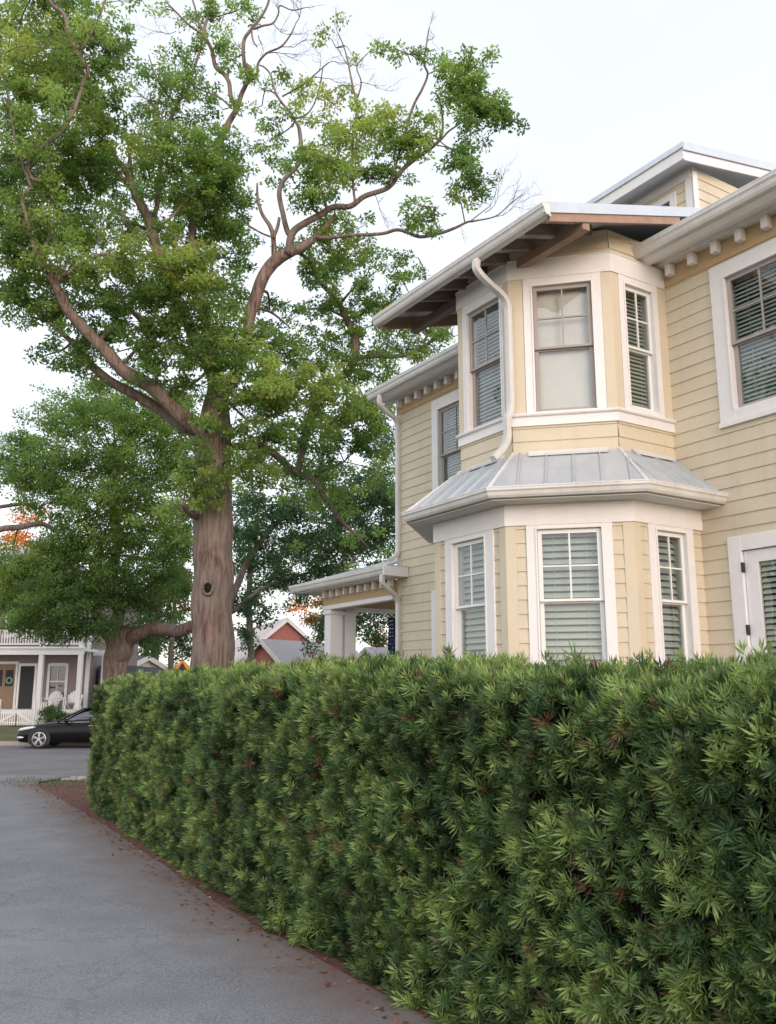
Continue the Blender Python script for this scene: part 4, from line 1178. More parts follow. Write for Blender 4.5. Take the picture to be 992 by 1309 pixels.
T.limb([(455, 262, 2.4), (450, 220, 2.2), (452, 170, 2.2), (456, 140, 2.2), (452, 115, 1.9), (446, 85, 1.7), (440, 60, 1.3), (432, 42, 0.9)], (18.9, 19.3), 5, 0.4)
T.limb([(457, 125, 1.6), (462, 105, 1.4), (456, 85, 1.2), (470, 68, 0.9)], (19.2, 19.0), 4)
T.limb([(351, 332, 5), (350, 306, 4.4), (345, 290, 4), (335, 273, 3.4), (330, 252, 2.6), (329, 234, 1.6)], (19.6, 19.4), 4, 0.4)
T.limb([(350, 305, 3.2), (355, 290, 3.2), (357, 278, 2.5)], 19.5, 4)
T.limb([(349, 304, 1.8), (334, 298, 1.7), (316, 287, 1.3), (300, 278, 0.9)], (19.5, 19.1), 4)
T.limb([(405, 303, 3.8), (440, 302, 3.2), (486, 299, 3), (505, 294, 3.1), (518, 296, 3), (538, 302, 3.2), (562, 298, 3), (581, 291, 2.6), (597, 284, 2), (606, 283, 1.7), (633, 277, 1.3), (651, 262, 1.0), (668, 248, 0.7)], (19.0, 17.4), 5, 0.5)
T.limb([(600, 284, 1.2), (618, 270, 1), (628, 262, 0.7)], 17.7, 4)
# heavy drooping limb to the right, leaning back
T.limb([(276, 572, 8), (296, 571, 7.5), (324, 570, 7), (345, 578, 6.5), (362, 590, 6), (382, 606, 5.6), (400, 615, 5), (417, 641, 4.4), (434, 663, 3.8), (454, 684, 3), (470, 700, 2)], (20.3, 23.0), 5, 0.5, 12)
T.limb([(380, 604, 5.5), (390, 568, 6), (396, 535, 6), (406, 498, 6.5), (424, 490, 6.5), (442, 478, 6.5), (455, 458, 7), (453, 432, 7), (442, 400, 5.5), (428, 381, 4.5), (404, 353, 4.2), (395, 321, 3.4), (385, 300, 2)], (22.4, 23.4), 5, 0.6, 12)
T.limb([(456, 458, 4.5), (480, 456, 4), (502, 457, 4), (524, 452, 3.8), (540, 446, 3.4), (552, 436, 3), (560, 431, 2.6), (581, 413, 2)], (23.2, 21.8), 5, 0.5)
T.limb([(540, 446, 2.4), (548, 425, 2), (563, 420, 1.8), (580, 430, 1.3)], (22.3, 22.0), 4)
T.limb([(400, 612, 3.6), (408, 604, 3.4), (423, 600, 3), (440, 590, 2)], (22.5, 22.0), 4, 0.5)
T.limb([(288, 512, 2.4), (300, 522, 2.2), (316, 536, 2), (333, 538, 1.9), (347, 531, 1.8), (362, 528, 1)], (19.9, 18.8), 4, 0.5)
T.limb([(258, 662, 8), (244, 654, 6), (232, 644, 3)], (20.0, 18.8), 4, 0.4)
for (x, y, yd, d, L, r, lev) in ((389, 10, 19.9, (1, 0, -.1), 0.4, .01, 1), (378, 30, 20, (.6, 0, .5), 0.7, .014, 2), (356, 20, 19.9, (.2, 0, 1), 0.6, .012, 2), (341, 68, 20.2, (1, 0, .1), 0.9, .014, 2), (359, 60, 20.0, (1, 0, -.2), 0.7, .012, 2), (330, 45, 20.2, (.4, 0, -1), .5, .014, 1), (349, 30, 20, (.3, 0, -1), 0.9, .012, 2),
      (200, 130, 21.5, (-1, 0, .2), 0.7, .012, 2), (199, 140, 21.5, (-.6, 0, .6), .6, .012, 2), (408, 90, 20.5, (.2, 0, 1), .6, .01, 2), (420, 80, 19.6, (.6, 0, .3), .6, .01, 2), (402, 98, 19.6, (.8, 0, -.2), .8, .012, 2), (432, 42, 19.3, (-.3, 0, 1), .4, .008, 2), (446, 85, 19.3, (-.8, 0, .3), .6, .01, 2), (470, 68, 19, (.5, 0, 1), .4, .008, 2), (460, 105, 19.1, (1, 0, .2), .7, .01, 2),
      (549, 35, 18.4, (0.2, 0, 1), .3, .007, 2), (546, 52, 18.4, (.8, 0, .5), .4, .008, 2), (620, 272, 17.7, (1, 0, .5), .7, .010, 2), (633, 277, 17.6, (1, 0, .3), .7, .010, 3), (651, 262, 17.5, (1, 0, .6), .5, .008, 2), (640, 235, 17.8, (.6, 0, .8), .5, .007, 2), (235, 95, 22, (-.7, 0, .3), .7, .01, 2), (225, 40, 20.7, (-.6, 0, -.4), .8, .01, 2), (440, 262, 19, (.3, 0, -1), .4, .008, 2), (480, 250, 18.8, (.4, 0, -1), .6, .01, 2), (590, 290, 17.8, (.2, 0, -1), .3, .006, 1), (360, 131, 20.2, (-.7, 0, .4), .5, .01, 2), (430, 350, 22, (.5, 0, .4), .9, .012, 2), (500, 455, 22.6, (.3, 0, .9), .7, .012, 2)):
    T.fan(at(x, y, yd), d, L, r, lev)
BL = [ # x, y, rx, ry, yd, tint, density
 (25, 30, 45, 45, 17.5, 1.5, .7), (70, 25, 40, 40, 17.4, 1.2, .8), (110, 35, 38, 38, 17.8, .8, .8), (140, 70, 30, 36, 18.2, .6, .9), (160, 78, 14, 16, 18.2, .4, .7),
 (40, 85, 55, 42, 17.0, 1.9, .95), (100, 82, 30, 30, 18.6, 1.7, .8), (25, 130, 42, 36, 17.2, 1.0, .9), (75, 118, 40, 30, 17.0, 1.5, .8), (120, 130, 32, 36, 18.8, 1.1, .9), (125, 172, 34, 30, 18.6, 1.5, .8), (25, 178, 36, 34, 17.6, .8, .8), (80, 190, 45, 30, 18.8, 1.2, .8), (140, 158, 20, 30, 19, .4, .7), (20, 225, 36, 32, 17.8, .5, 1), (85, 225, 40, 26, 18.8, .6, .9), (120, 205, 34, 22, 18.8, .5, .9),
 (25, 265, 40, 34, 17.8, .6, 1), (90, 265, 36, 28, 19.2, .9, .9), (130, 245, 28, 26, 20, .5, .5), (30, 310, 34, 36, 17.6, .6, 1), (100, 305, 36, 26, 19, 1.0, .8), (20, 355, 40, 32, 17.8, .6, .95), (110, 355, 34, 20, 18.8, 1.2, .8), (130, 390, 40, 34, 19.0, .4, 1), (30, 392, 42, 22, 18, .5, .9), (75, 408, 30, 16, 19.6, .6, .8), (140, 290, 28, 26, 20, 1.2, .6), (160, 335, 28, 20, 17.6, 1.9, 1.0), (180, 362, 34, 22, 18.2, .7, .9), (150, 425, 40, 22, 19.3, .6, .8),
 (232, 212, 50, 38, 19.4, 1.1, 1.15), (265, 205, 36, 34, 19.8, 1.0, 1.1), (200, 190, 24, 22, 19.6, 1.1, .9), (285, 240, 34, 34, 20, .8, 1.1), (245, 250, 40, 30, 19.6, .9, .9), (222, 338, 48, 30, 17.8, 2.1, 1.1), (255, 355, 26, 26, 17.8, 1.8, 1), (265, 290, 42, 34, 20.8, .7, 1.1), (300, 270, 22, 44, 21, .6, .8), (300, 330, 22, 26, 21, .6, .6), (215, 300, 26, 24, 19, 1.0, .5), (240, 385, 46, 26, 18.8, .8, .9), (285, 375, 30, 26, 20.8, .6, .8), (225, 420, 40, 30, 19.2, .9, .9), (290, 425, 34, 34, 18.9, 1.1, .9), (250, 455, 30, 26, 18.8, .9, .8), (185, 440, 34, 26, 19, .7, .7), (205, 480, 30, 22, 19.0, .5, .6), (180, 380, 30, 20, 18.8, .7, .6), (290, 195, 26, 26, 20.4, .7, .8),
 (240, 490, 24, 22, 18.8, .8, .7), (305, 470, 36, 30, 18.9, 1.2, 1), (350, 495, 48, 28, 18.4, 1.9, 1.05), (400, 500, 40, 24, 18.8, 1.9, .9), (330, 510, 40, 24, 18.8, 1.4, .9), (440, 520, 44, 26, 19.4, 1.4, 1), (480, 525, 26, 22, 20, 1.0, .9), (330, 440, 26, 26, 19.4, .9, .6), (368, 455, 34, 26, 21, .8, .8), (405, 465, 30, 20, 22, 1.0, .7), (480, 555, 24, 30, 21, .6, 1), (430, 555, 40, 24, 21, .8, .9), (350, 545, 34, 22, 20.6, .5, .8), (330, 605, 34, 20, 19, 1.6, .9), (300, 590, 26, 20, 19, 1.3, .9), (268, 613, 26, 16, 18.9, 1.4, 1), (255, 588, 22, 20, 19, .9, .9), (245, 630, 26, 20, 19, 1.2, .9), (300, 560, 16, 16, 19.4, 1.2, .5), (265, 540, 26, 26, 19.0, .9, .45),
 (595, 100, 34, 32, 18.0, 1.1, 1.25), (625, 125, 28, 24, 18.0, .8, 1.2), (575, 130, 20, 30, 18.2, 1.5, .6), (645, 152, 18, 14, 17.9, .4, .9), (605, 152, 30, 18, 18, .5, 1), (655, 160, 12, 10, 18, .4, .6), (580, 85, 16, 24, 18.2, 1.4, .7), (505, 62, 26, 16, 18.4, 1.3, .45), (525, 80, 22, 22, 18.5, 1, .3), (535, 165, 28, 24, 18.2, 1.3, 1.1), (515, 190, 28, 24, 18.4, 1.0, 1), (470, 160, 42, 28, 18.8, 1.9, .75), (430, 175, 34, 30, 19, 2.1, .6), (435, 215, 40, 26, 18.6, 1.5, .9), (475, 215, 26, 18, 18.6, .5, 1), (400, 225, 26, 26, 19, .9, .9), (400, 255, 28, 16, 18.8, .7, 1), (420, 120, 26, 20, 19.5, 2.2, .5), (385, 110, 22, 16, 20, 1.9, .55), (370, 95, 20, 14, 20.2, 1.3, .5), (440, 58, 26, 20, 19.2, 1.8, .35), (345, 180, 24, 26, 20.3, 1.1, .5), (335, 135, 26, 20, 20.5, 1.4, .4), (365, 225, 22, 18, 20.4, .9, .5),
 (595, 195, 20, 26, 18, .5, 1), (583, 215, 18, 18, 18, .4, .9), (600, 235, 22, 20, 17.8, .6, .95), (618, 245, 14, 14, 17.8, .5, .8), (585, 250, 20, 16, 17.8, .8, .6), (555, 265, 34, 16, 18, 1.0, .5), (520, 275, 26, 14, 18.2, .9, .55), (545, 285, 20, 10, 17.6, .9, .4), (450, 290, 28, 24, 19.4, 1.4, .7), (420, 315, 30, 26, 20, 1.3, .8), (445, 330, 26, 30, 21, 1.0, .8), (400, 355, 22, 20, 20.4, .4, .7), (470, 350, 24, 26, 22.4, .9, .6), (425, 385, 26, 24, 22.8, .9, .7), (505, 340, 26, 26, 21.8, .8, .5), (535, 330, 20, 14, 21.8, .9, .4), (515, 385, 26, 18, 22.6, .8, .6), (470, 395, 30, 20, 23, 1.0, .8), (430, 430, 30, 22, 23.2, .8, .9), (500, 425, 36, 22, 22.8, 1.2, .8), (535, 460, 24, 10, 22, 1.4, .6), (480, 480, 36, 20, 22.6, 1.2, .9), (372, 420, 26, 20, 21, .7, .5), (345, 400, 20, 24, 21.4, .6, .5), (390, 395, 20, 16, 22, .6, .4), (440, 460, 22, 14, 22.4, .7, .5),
 (300, 75, 26, 22, 20.8, 1.0, .6), (285, 60, 20, 18, 21, 1.2, .6), (272, 20, 26, 22, 21.2, 1.3, .6), (300, 15, 30, 20, 20.8, 1.2, .5), (240, 100, 26, 20, 21.8, .8, .6), (228, 120, 22, 18, 21.6, .9, .6), (250, 70, 14, 22, 22, .7, .45), (265, 130, 20, 20, 21.2, .8, .5), (235, 150, 20, 14, 21.4, .8, .5), (285, 140, 16, 14, 21, .7, .4), (325, 110, 18, 16, 20.4, 1.2, .35), (230, 65, 12, 10, 21.2, .7, .5), (390, 150, 20, 20, 20, 1.8, .5), (400, 190, 24, 20, 19.6, 1.3, .7),
 (80, 445, 26, 14, 19.4, .3, .7), (55, 455, 26, 12, 19.4, .3, .5), (115, 485, 24, 12, 19.4, .4, .5), (100, 455, 22, 14, 19.2, .4, .8)]
FILL = [(40, 60, 60, 50, 20), (90, 140, 60, 50, 20.5), (40, 220, 55, 50, 20), (60, 320, 60, 50, 20.5), (110, 260, 50, 50, 21.5), (130, 350, 50, 40, 21), (180, 310, 40, 40, 22), (190, 400, 50, 36, 21.5), (240, 260, 50, 50, 22.5), (270, 350, 50, 40, 22), (250, 430, 50, 40, 21.5), (310, 400, 34, 36, 22.5), (330, 470, 40, 34, 22), (400, 470, 44, 30, 22.5), (430, 210, 44, 40, 20.5), (480, 180, 40, 34, 20), (400, 300, 40, 30, 21.5), (430, 350, 40, 36, 23), (460, 420, 44, 36, 24), (400, 540, 50, 30, 22.5), (470, 520, 40, 36, 22.5), (430, 600, 40, 26, 23.5), (480, 600, 26, 30, 23.5), (350, 600, 34, 22, 22.5), (395, 640, 30, 20, 23.5), (20, 280, 50, 40, 20.5), (60, 370, 50, 30, 21), (20, 130, 40, 40, 20), (200, 350, 50, 40, 21.5), (280, 450, 40, 30, 21.5), (150, 450, 40, 24, 21), (230, 500, 40, 30, 21), (340, 560, 40, 30, 22), (120, 200, 30, 30, 20.5), (280, 280, 40, 40, 22.5)]
T.fill = 0.0175; T.wide = 1.22
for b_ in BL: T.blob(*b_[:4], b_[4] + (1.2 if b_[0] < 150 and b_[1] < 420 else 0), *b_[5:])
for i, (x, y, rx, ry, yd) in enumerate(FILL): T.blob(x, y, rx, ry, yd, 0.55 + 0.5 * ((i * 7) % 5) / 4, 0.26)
# leafy sprays all along the lesser limbs
lim = [q for q in T.samples if 0.012 < q[1] < 0.10 and not (q[0][0] > -5.8 and q[0][2] > 11.2)]
for (c_, r_) in lim:
    for _ in range(2):
        if T.rr.random() < (0.62 if c_[2] < 9.5 else 0.36):
            v = T.rr.normal(0, 0.45, 3); p = c_ + v + np.array([0, 0, 0.1])
            T.sprays.append((p, 1.0 + 0.7 * mnoise.noise(Vector(p * 0.35)) + T.rr.normal(0, .2), 0.25, v))
            T.tw.tube([c_, c_ + v * 0.5 + np.array([0, 0, 0.08]), p], [0.011, 0.008, 0.004], 4)
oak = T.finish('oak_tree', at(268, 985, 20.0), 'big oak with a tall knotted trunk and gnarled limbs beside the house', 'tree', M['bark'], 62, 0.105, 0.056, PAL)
# knot hole on the trunk, the shade of its hollow painted as a near black disc
kc = Vector(at(266, 752, 19.53))
q = MB()
ringp = [kc + Vector((0.115 * math.cos(a), -0.03 + 0.02 * math.sin(2 * a), 0.145 * math.sin(a))) for a in np.linspace(0, 2 * math.pi, 25)[:-1]]
n = len(ringp); rings = []
for i in range(n):
    d = (ringp[i] - kc); d.y = 0; d.normalize()
    rr_ = 0.036 + 0.012 * math.sin(i * 2.3)
    rings.append([ringp[i] + (d * math.cos(a) + Vector((0, 1, 0)) * math.sin(a)) * rr_ for a in np.linspace(0, 2 * math.pi, 9)[:-1]])
rings.append(rings[0]); q.loft(rings, True, False)
kn = q.build('knot', M['bark'], oak, smooth=True)
q = MB(); q.loft([[kc + Vector((f * 0.10 * math.cos(a), dy, f * 0.13 * math.sin(a))) for a in np.linspace(0, 2 * math.pi, 17)[:-1]] for f, dy in ((1.0, -0.02), (0.8, 0.02), (0.5, 0.05), (0.1, 0.06))], True, True)
q.build('cavity', M['cavity'], kn, smooth=True)

# ---- second oak across the street (left), with a long mossy limb
T = Tree(8); YL = 37.0; T.wide = 1.15
T.limb([(146, 975, 22), (147, 930, 18), (148, 880, 15.5), (149, 850, 15), (151, 830, 17), (155, 812, 15)], YL, 5, 0.2, 20, rough=0.12)
T.limb([(146, 838, 10), (140, 815, 9), (128, 790, 7), (115, 765, 6), (100, 745, 4)], (37, 35.5), 5, 0.4)
T.limb([(155, 838, 9), (164, 822, 8), (178, 808, 9), (200, 805, 8.5), (222, 808, 8), (246, 802, 7.5), (270, 795, 6)], (37, 35.5), 5, 0.4, 12, rough=0.15)
T.limb([(152, 815, 9), (150, 780, 8), (145, 740, 7), (150, 690, 6), (145, 640, 5), (150, 590, 3)], (37, 36), 5, 0.4)
T.limb([(120, 770, 5), (122, 720, 4.5), (130, 690, 3)], (36, 35), 5)
T.limb([(-30, 690, 4), (0, 678, 4), (25, 674, 4), (50, 670, 3.5), (72, 680, 2)], (33, 34), 5, 0.5)
T.limb([(-40, 655, 3), (0, 648, 2.6), (30, 643, 2.2), (48, 650, 1.4)], (33, 34), 5, 0.5)
BL = [(70, 545, 42, 22, 35, .7, .7), (30, 560, 34, 16, 35, .6, .6), (110, 530, 44, 26, 34, .9, .9), (165, 535, 44, 30, 33, 1.1, .9), (205, 560, 36, 34, 33, 1.0, .9), (60, 590, 46, 28, 34, .8, 1), (120, 585, 46, 32, 33.5, 1.0, 1), (175, 600, 44, 32, 33, 1.1, 1), (30, 610, 36, 24, 35, .7, 1), (225, 610, 26, 36, 34, 1, .9), (80, 640, 46, 30, 34, .7, 1), (140, 645, 44, 28, 33, 1.3, 1), (190, 655, 40, 26, 33.5, 1.2, 1), (235, 660, 16, 30, 35, .8, .8), (110, 690, 46, 28, 34, .6, 1), (165, 695, 44, 28, 33.5, .8, 1), (70, 715, 30, 24, 35, 1.2, .9), (40, 735, 40, 22, 36, 1.2, .9), (120, 735, 44, 24, 34, .4, 1), (60, 760, 36, 20, 34, .5, 1), (30, 790, 28, 12, 34, .7, .7), (100, 775, 36, 22, 34, .2, 1), (180, 740, 44, 24, 36, .3, .9), (215, 720, 26, 30, 36, .4, .8), (150, 770, 40, 18, 36, .2, .9), (200, 775, 36, 18, 37, .3, .7), (105, 800, 34, 14, 34.5, .1, .9), (70, 815, 24, 8, 34, .2, .5), (190, 830, 22, 12, 38, .3, .5), (100, 515, 40, 18, 36, .7, .6), (35, 722, 40, 14, 35.5, .9, .9), (80, 705, 34, 16, 35, .8, .9), (15, 745, 30, 18, 36, 1.3, .9), (10, 770, 30, 16, 36, .9, .9), (40, 775, 30, 14, 35.5, .7, .9), (15, 705, 20, 12, 36, .8, .5), (225, 690, 24, 26, 37, .3, 1), (230, 750, 16, 30, 38, .2, .9), (190, 800, 30, 12, 38, .1, .8), (150, 505, 40, 20, 34, .9, .8), (200, 520, 36, 24, 34, 1, .9), (235, 560, 22, 30, 34, .8, .9), (45, 800, 40, 12, 35, .4, .9), (90, 808, 36, 12, 35, .3, .9), (10, 590, 24, 18, 35, .6, .8), (230, 520, 20, 26, 34, .8, .7)]
for b_ in BL: T.blob(*b_[:5], b_[5], b_[6] * 1.75, spray=0.38)
T.finish('oak_tree', at(147, 958, 37.0), 'low spreading oak with a reddish trunk and mossy limb behind the black car', 'tree', M['bark'], 50, 0.13, 0.075, PAL)

T = Tree(77)  # oak added out of view so the house windows have leaves to reflect
T.mb.tube([(-16, 9.6, -.4), (-15.9, 9.6, 1.5), (-15.7, 9.5, 4), (-15.4, 9.6, 7), (-15.6, 9.4, 10)], [.48, .38, .32, .24, .12], 14)
for k in range(7):
    a = k * 0.9; z = 4 + k * 0.9
    p0 = np.array([-15.6, 9.5, z]); p1 = p0 + np.array([2.4 * math.cos(a), 2.4 * math.sin(a), 1.4]); p2 = p0 + np.array([4.2 * math.cos(a), 4.2 * math.sin(a), 3.2])
    T.mb.tube(list(catmull([p0, p1, p2], 5)), list(np.linspace(.14, .03, 11)), 8)
    for c, n_ in ((p1, 26), (p2, 52), (p2 + np.array([0, 0, 1.8]), 30)):
        for _ in range(n_):
            v = T.rr.normal(0, 1.0, 3); T.sprays.append((c + v * np.array([1.3, 1.3, .9]), .8 + T.rr.normal(0, .3), .4, v))
T.finish('oak_tree', (-16, 9.6, zg(9.6)), 'broad oak across the drive, seen only as a reflection in the house windows', 'tree', M['bark'], 50, 0.13, 0.075, PAL)

def bg_tree(name, label, trunk, yd, blobs, pal, seed, bark='bark_grey', spray=0.6, per=60, L=0.2, W=0.12, k=1.15, limbs=()):
    T = Tree(seed)
    T.limb(trunk, yd, 5, 0.3, 12)
    for l in limbs: T.limb(l, yd, 4, 0.4, 8)
    for b_ in blobs: T.blob(b_[0], b_[1], b_[2], b_[3], yd + (b_[6] if len(b_) > 6 else 0), b_[4], b_[5] * k, spray=spray)
    o = T.finish(name, (at(trunk[0][0], trunk[0][1], yd)[0], yd, zg(yd)), label, 'tree', M[bark], per, L, W, pal, None)
    return o
DK = [(0.036, 0.074, 0.032), (0.068, 0.122, 0.042), (0.13, 0.185, 0.05), (0.18, 0.19, 0.055)]
bg_tree('shade_tree', 'dark leafy tree beyond the street just right of the big trunk', [(283, 925, 6), (284, 850, 5.5), (290, 790, 5), (318, 715, 4), (370, 650, 2)], 46,
        [(330, 690, 34, 24, .2, .9), (370, 660, 40, 28, .3, 1), (420, 700, 40, 26, .3, 1), (350, 730, 34, 20, .2, .8), (400, 730, 40, 16, .1, .9), (320, 640, 24, 24, .4, .7), (440, 650, 40, 28, .5, .9), (480, 690, 30, 24, .3, 1), (470, 620, 34, 26, .5, .9), (400, 610, 34, 16, .4, .6), (345, 785, 34, 10, .1, .55), (385, 765, 26, 10, .1, .5), (315, 760, 14, 20, .2, .5), (480, 730, 24, 14, .2, .8), (495, 650, 20, 30, .4, 1)], DK, 21, limbs=[[(293, 785, 3), (350, 745, 2.4), (450, 720, 1.5)]])
bg_tree('shade_tree', 'dark broad tree behind the open side porch of the yellow house', [(425, 925, 7), (425, 860, 6), (430, 800, 5), (450, 760, 4)], 56,
        [(470, 790, 34, 16, .2, 1), (425, 810, 20, 26, .2, .8), (480, 812, 20, 14, .3, .8), (400, 830, 10, 12, .1, .6), (500, 770, 26, 20, .3, 1), (440, 765, 30, 12, .2, .8), (520, 800, 20, 20, .2, .9)], DK, 22)
bg_tree('shade_tree', 'dark tree filling the gap between the two oak trunks', [(196, 930, 6), (197, 860, 5.5), (200, 800, 5), (205, 750, 3)], 64,
        [(185, 820, 26, 24, .2, 1), (220, 800, 28, 26, .3, 1), (200, 760, 34, 24, .2, 1), (235, 830, 16, 22, .2, .9), (180, 780, 26, 20, .1, .9), (225, 740, 24, 24, .3, .8), (165, 845, 18, 12, .3, .8), (225, 700, 24, 24, .3, .7)], DK, 41)
bg_tree('shade_tree', 'dark narrow tree close to the right edge of the big oak trunk', [(322, 930, 5), (321, 860, 4.5), (318, 790, 4), (320, 700, 3)], 58,
        [(312, 815, 14, 18, .2, .9), (318, 770, 22, 20, .2, .9), (312, 720, 20, 26, .3, .9), (325, 670, 24, 26, .4, .9), (310, 640, 20, 20, .5, .8), (340, 745, 20, 16, .2, .8), (305, 680, 14, 24, .3, .8)], DK, 42)
bg_tree('shade_tree', 'dark tree filling the view behind the drooping oak limb', [(440, 930, 6), (442, 860, 5), (445, 780, 4), (440, 700, 3)], 66,
        [(430, 740, 34, 22, .2, .9), (470, 700, 34, 26, .3, .9), (400, 690, 34, 26, .3, .9), (440, 650, 40, 30, .4, .9), (490, 630, 24, 34, .5, .9), (390, 640, 30, 24, .4, .7), (360, 700, 26, 30, .3, .8), (370, 745, 26, 14, .2, .7), (495, 570, 14, 30, .6, .8)], DK, 43)
OR = [(0.06, 0.075, 0.02), (0.16, 0.10, 0.025), (0.52, 0.20, 0.05), (0.56, 0.26, 0.08)]
bg_tree('orange_toned_tree', 'orange leaved tree showing behind the low spreading oak', [(20, 900, 6), (20, 800, 5), (25, 740, 4)], 52,
        [(20, 690, 30, 16, 1.9, .8), (40, 660, 20, 14, 2.2, .6), (15, 720, 26, 10, 2.0, .8), (50, 710, 20, 16, 1.4, .6), (30, 745, 34, 12, .6, .8), (5, 760, 30, 16, .8, .8)], OR, 23)
bg_tree('orange_toned_tree', 'olive tree behind the brick gables with evening sun painted orange on it', [(405, 900, 5), (408, 820, 4), (415, 785, 3)], 84,
        [(400, 790, 18, 10, .9, .9), (425, 785, 18, 12, .5, .8), (398, 770, 14, 7, 2.0, .6), (384, 778, 10, 5, 2.4, .5), (435, 805, 14, 10, .4, .8), (415, 768, 16, 6, .8, .5), (490, 815, 14, 12, .8, .8), (520, 800, 16, 20, .6, .8)], OR, 24, spray=0.8, L=0.28, W=0.17)  # orange blobs colour in the low evening sun on the leaves
RD = [(0.05, 0.03, 0.02), (0.13, 0.045, 0.03), (0.24, 0.06, 0.04), (0.28, 0.09, 0.05)]
bg_tree('red_leaf_tree', 'dull red leaved tree between the two oak trunks', [(218, 905, 4), (219, 840, 3.5), (222, 790, 3)], 48,
        [(226, 755, 16, 14, .9, .5), (232, 730, 14, 16, 1.1, .35), (215, 765, 18, 12, .6, .5), (205, 745, 14, 14, .7, .3), (238, 780, 8, 16, .8, .4)], RD, 25)
# ------------------------------------------------------------------ white porch house across the street
YH = 46.7; G0 = -0.06; FLZ = 0.66
PH_ = root('porch_house', (-20.0, YH, G0), 'mauve grey two storey house with white double porch across the street', 'house')
def wbox(mb, *a): mb.box(*a)
q = MB()
def wall_y(mb, x0, x1, y, z0, z1, holes, thick=0.12):
    cuts = sorted({x0, x1, *[h[0] for h in holes], *[h[1] for h in holes]})
    for c0, c1 in zip(cuts[:-1], cuts[1:]):
        m_ = (c0 + c1) / 2; zs = z0
        for h in sorted([h for h in holes if h[0] < m_ < h[1]], key=lambda k: k[2]):
            if h[2] > zs: clap(mb, c0, c1, y, zs, h[2])
            zs = h[3]
        if z1 > zs: clap(mb, c0, c1, y, zs, z1)
def clap(mb, x0, x1, y, z0, z1, e=0.13):
    k = math.floor(z0 / e)
    while k * e < z1:
        lo, hi = max(z0, k * e), min(z1, (k + 1) * e)
        if hi - lo > 1e-3:
            mb.quad((x0, y - .018, lo), (x1, y - .018, lo), (x1, y - .004, hi), (x0, y - .004, hi)); mb.quad((x0, y, lo), (x1, y, lo), (x1, y - .018, lo), (x0, y - .018, lo))
        k += 1
wins = [(-17.74, -16.92, 1.27, 2.85), (-23.4, -22.6, 1.27, 2.85)]
uw = [(-17.74, -16.92, 4.5, 6.1), (-20.2, -19.4, 4.5, 6.1), (-23.2, -22.4, 4.5, 6.1)]
drs = [(-20.75, -19.55, FLZ, 2.95), (-19.30, -18.55, FLZ, 2.85)]
wall_y(q, -26, -15.75, YH, FLZ, 7.0, wins + uw + drs)
q.quad((-15.75, YH, -0.1), (-15.75, YH + 9, -0.1), (-15.75, YH + 9, 7.0), (-15.75, YH, 7.0)); q.quad((-26, YH, -0.1), (-26, YH + 9, -0.1), (-26, YH + 9, 7.0), (-26, YH, 7.0)); q.quad((-26, YH + 9, -0.1), (-15.75, YH + 9, -0.1), (-15.75, YH + 9, 7.0), (-26, YH + 9, 7.0))
pw_ = q.build('wall', M['mauve'], PH_)
q = MB(); q.box(-15.9, -15.7, YH - .03, YH + .1, FLZ, 7.0); q.build('corner_board', M['white'], pw_)
for (x0, x1, z0, z1) in wins + uw:
    q = MB(); t = 0.13
    q.box(x0 - t, x0, YH - .05, YH + .02, z0 - t, z1 + t); q.box(x1, x1 + t, YH - .05, YH + .02, z0 - t, z1 + t); q.box(x0, x1, YH - .05, YH + .02, z1, z1 + t + .03); q.box(x0 - t - .03, x1 + t + .03, YH - .08, YH + .02, z0 - t - .05, z0 - t)
    q.box(x0, x1, YH - .05, YH + .02, z0 - t, z0)
    wo = q.build('window', M['white'], PH_)
    q = MB(); zm = (z0 + z1) / 2; xm = (x0 + x1) / 2
    q.box(x0, x1, YH - .01, YH + .02, zm - .03, zm + .03); q.box(xm - .015, xm + .015, YH - .008, YH + .018, z0, z1); q.build('sash', M['white'], wo)
    q = MB(); q.quad((x0, YH + .03, z0), (x1, YH + .03, z0), (x1, YH + .03, z1), (x0, YH + .03, z1)); q.build('pane', M['glass'], wo)
    q = MB(); q.quad((x0, YH + .3, z0), (x1, YH + .3, z0), (x1, YH + .3, z1), (x0, YH + .3, z1)); q.box(x0, x1, YH + .06, YH + .08, z0, z0 + .12); q.build('room_recess', M['dark'], wo)
# brown double door with glass lights, and an open doorway, its dimness painted as a dark leaf
for i, (x0, x1, z0, z1) in enumerate(drs):
    q = MB(); t = 0.14
    q.box(x0 - t, x0, YH - .05, YH + .02, z0, z1 + t); q.box(x1, x1 + t, YH - .05, YH + .02, z0, z1 + t); q.box(x0, x1, YH - .05, YH + .02, z1, z1 + t)
    d_ = q.build('door', M['white'], PH_)
    q = MB(); q.box(x0, x1, YH + .0, YH + .05, z0, z1); lf_ = q.build('door_leaf', M['wood_door'] if i == 0 else M['dark'], d_)
    if i == 0:
        q = MB()
        for a in (0.12, 0.68): q.box(x0 + a, x0 + a + .4, YH - .012, YH - .002, z0 + 1.15, z1 - .3)
        q.build('door_light', M['dark'], d_)
        q = MB(); c = Vector((x0 + 0.92, YH - .03, z0 + 1.45)); rings = []
        for a in np.linspace(0, 2 * math.pi, 17): rings.append([c + Vector(((.14 + .05 * math.cos(b_)) * math.cos(a), -.05 + .05 * math.sin(b_), (.14 + .05 * math.cos(b_)) * math.sin(a))) for b_ in np.linspace(0, 2 * math.pi, 9)[:-1]])
        q.loft(rings, True, False)
        o = q.build('wreath', mat('pale teal wreath', (0.16, 0.34, 0.30), 0.8, 0.3, 30), None, smooth=True); tag(o, 'pale teal wreath hanging on the brown door across the street', 'wreath')
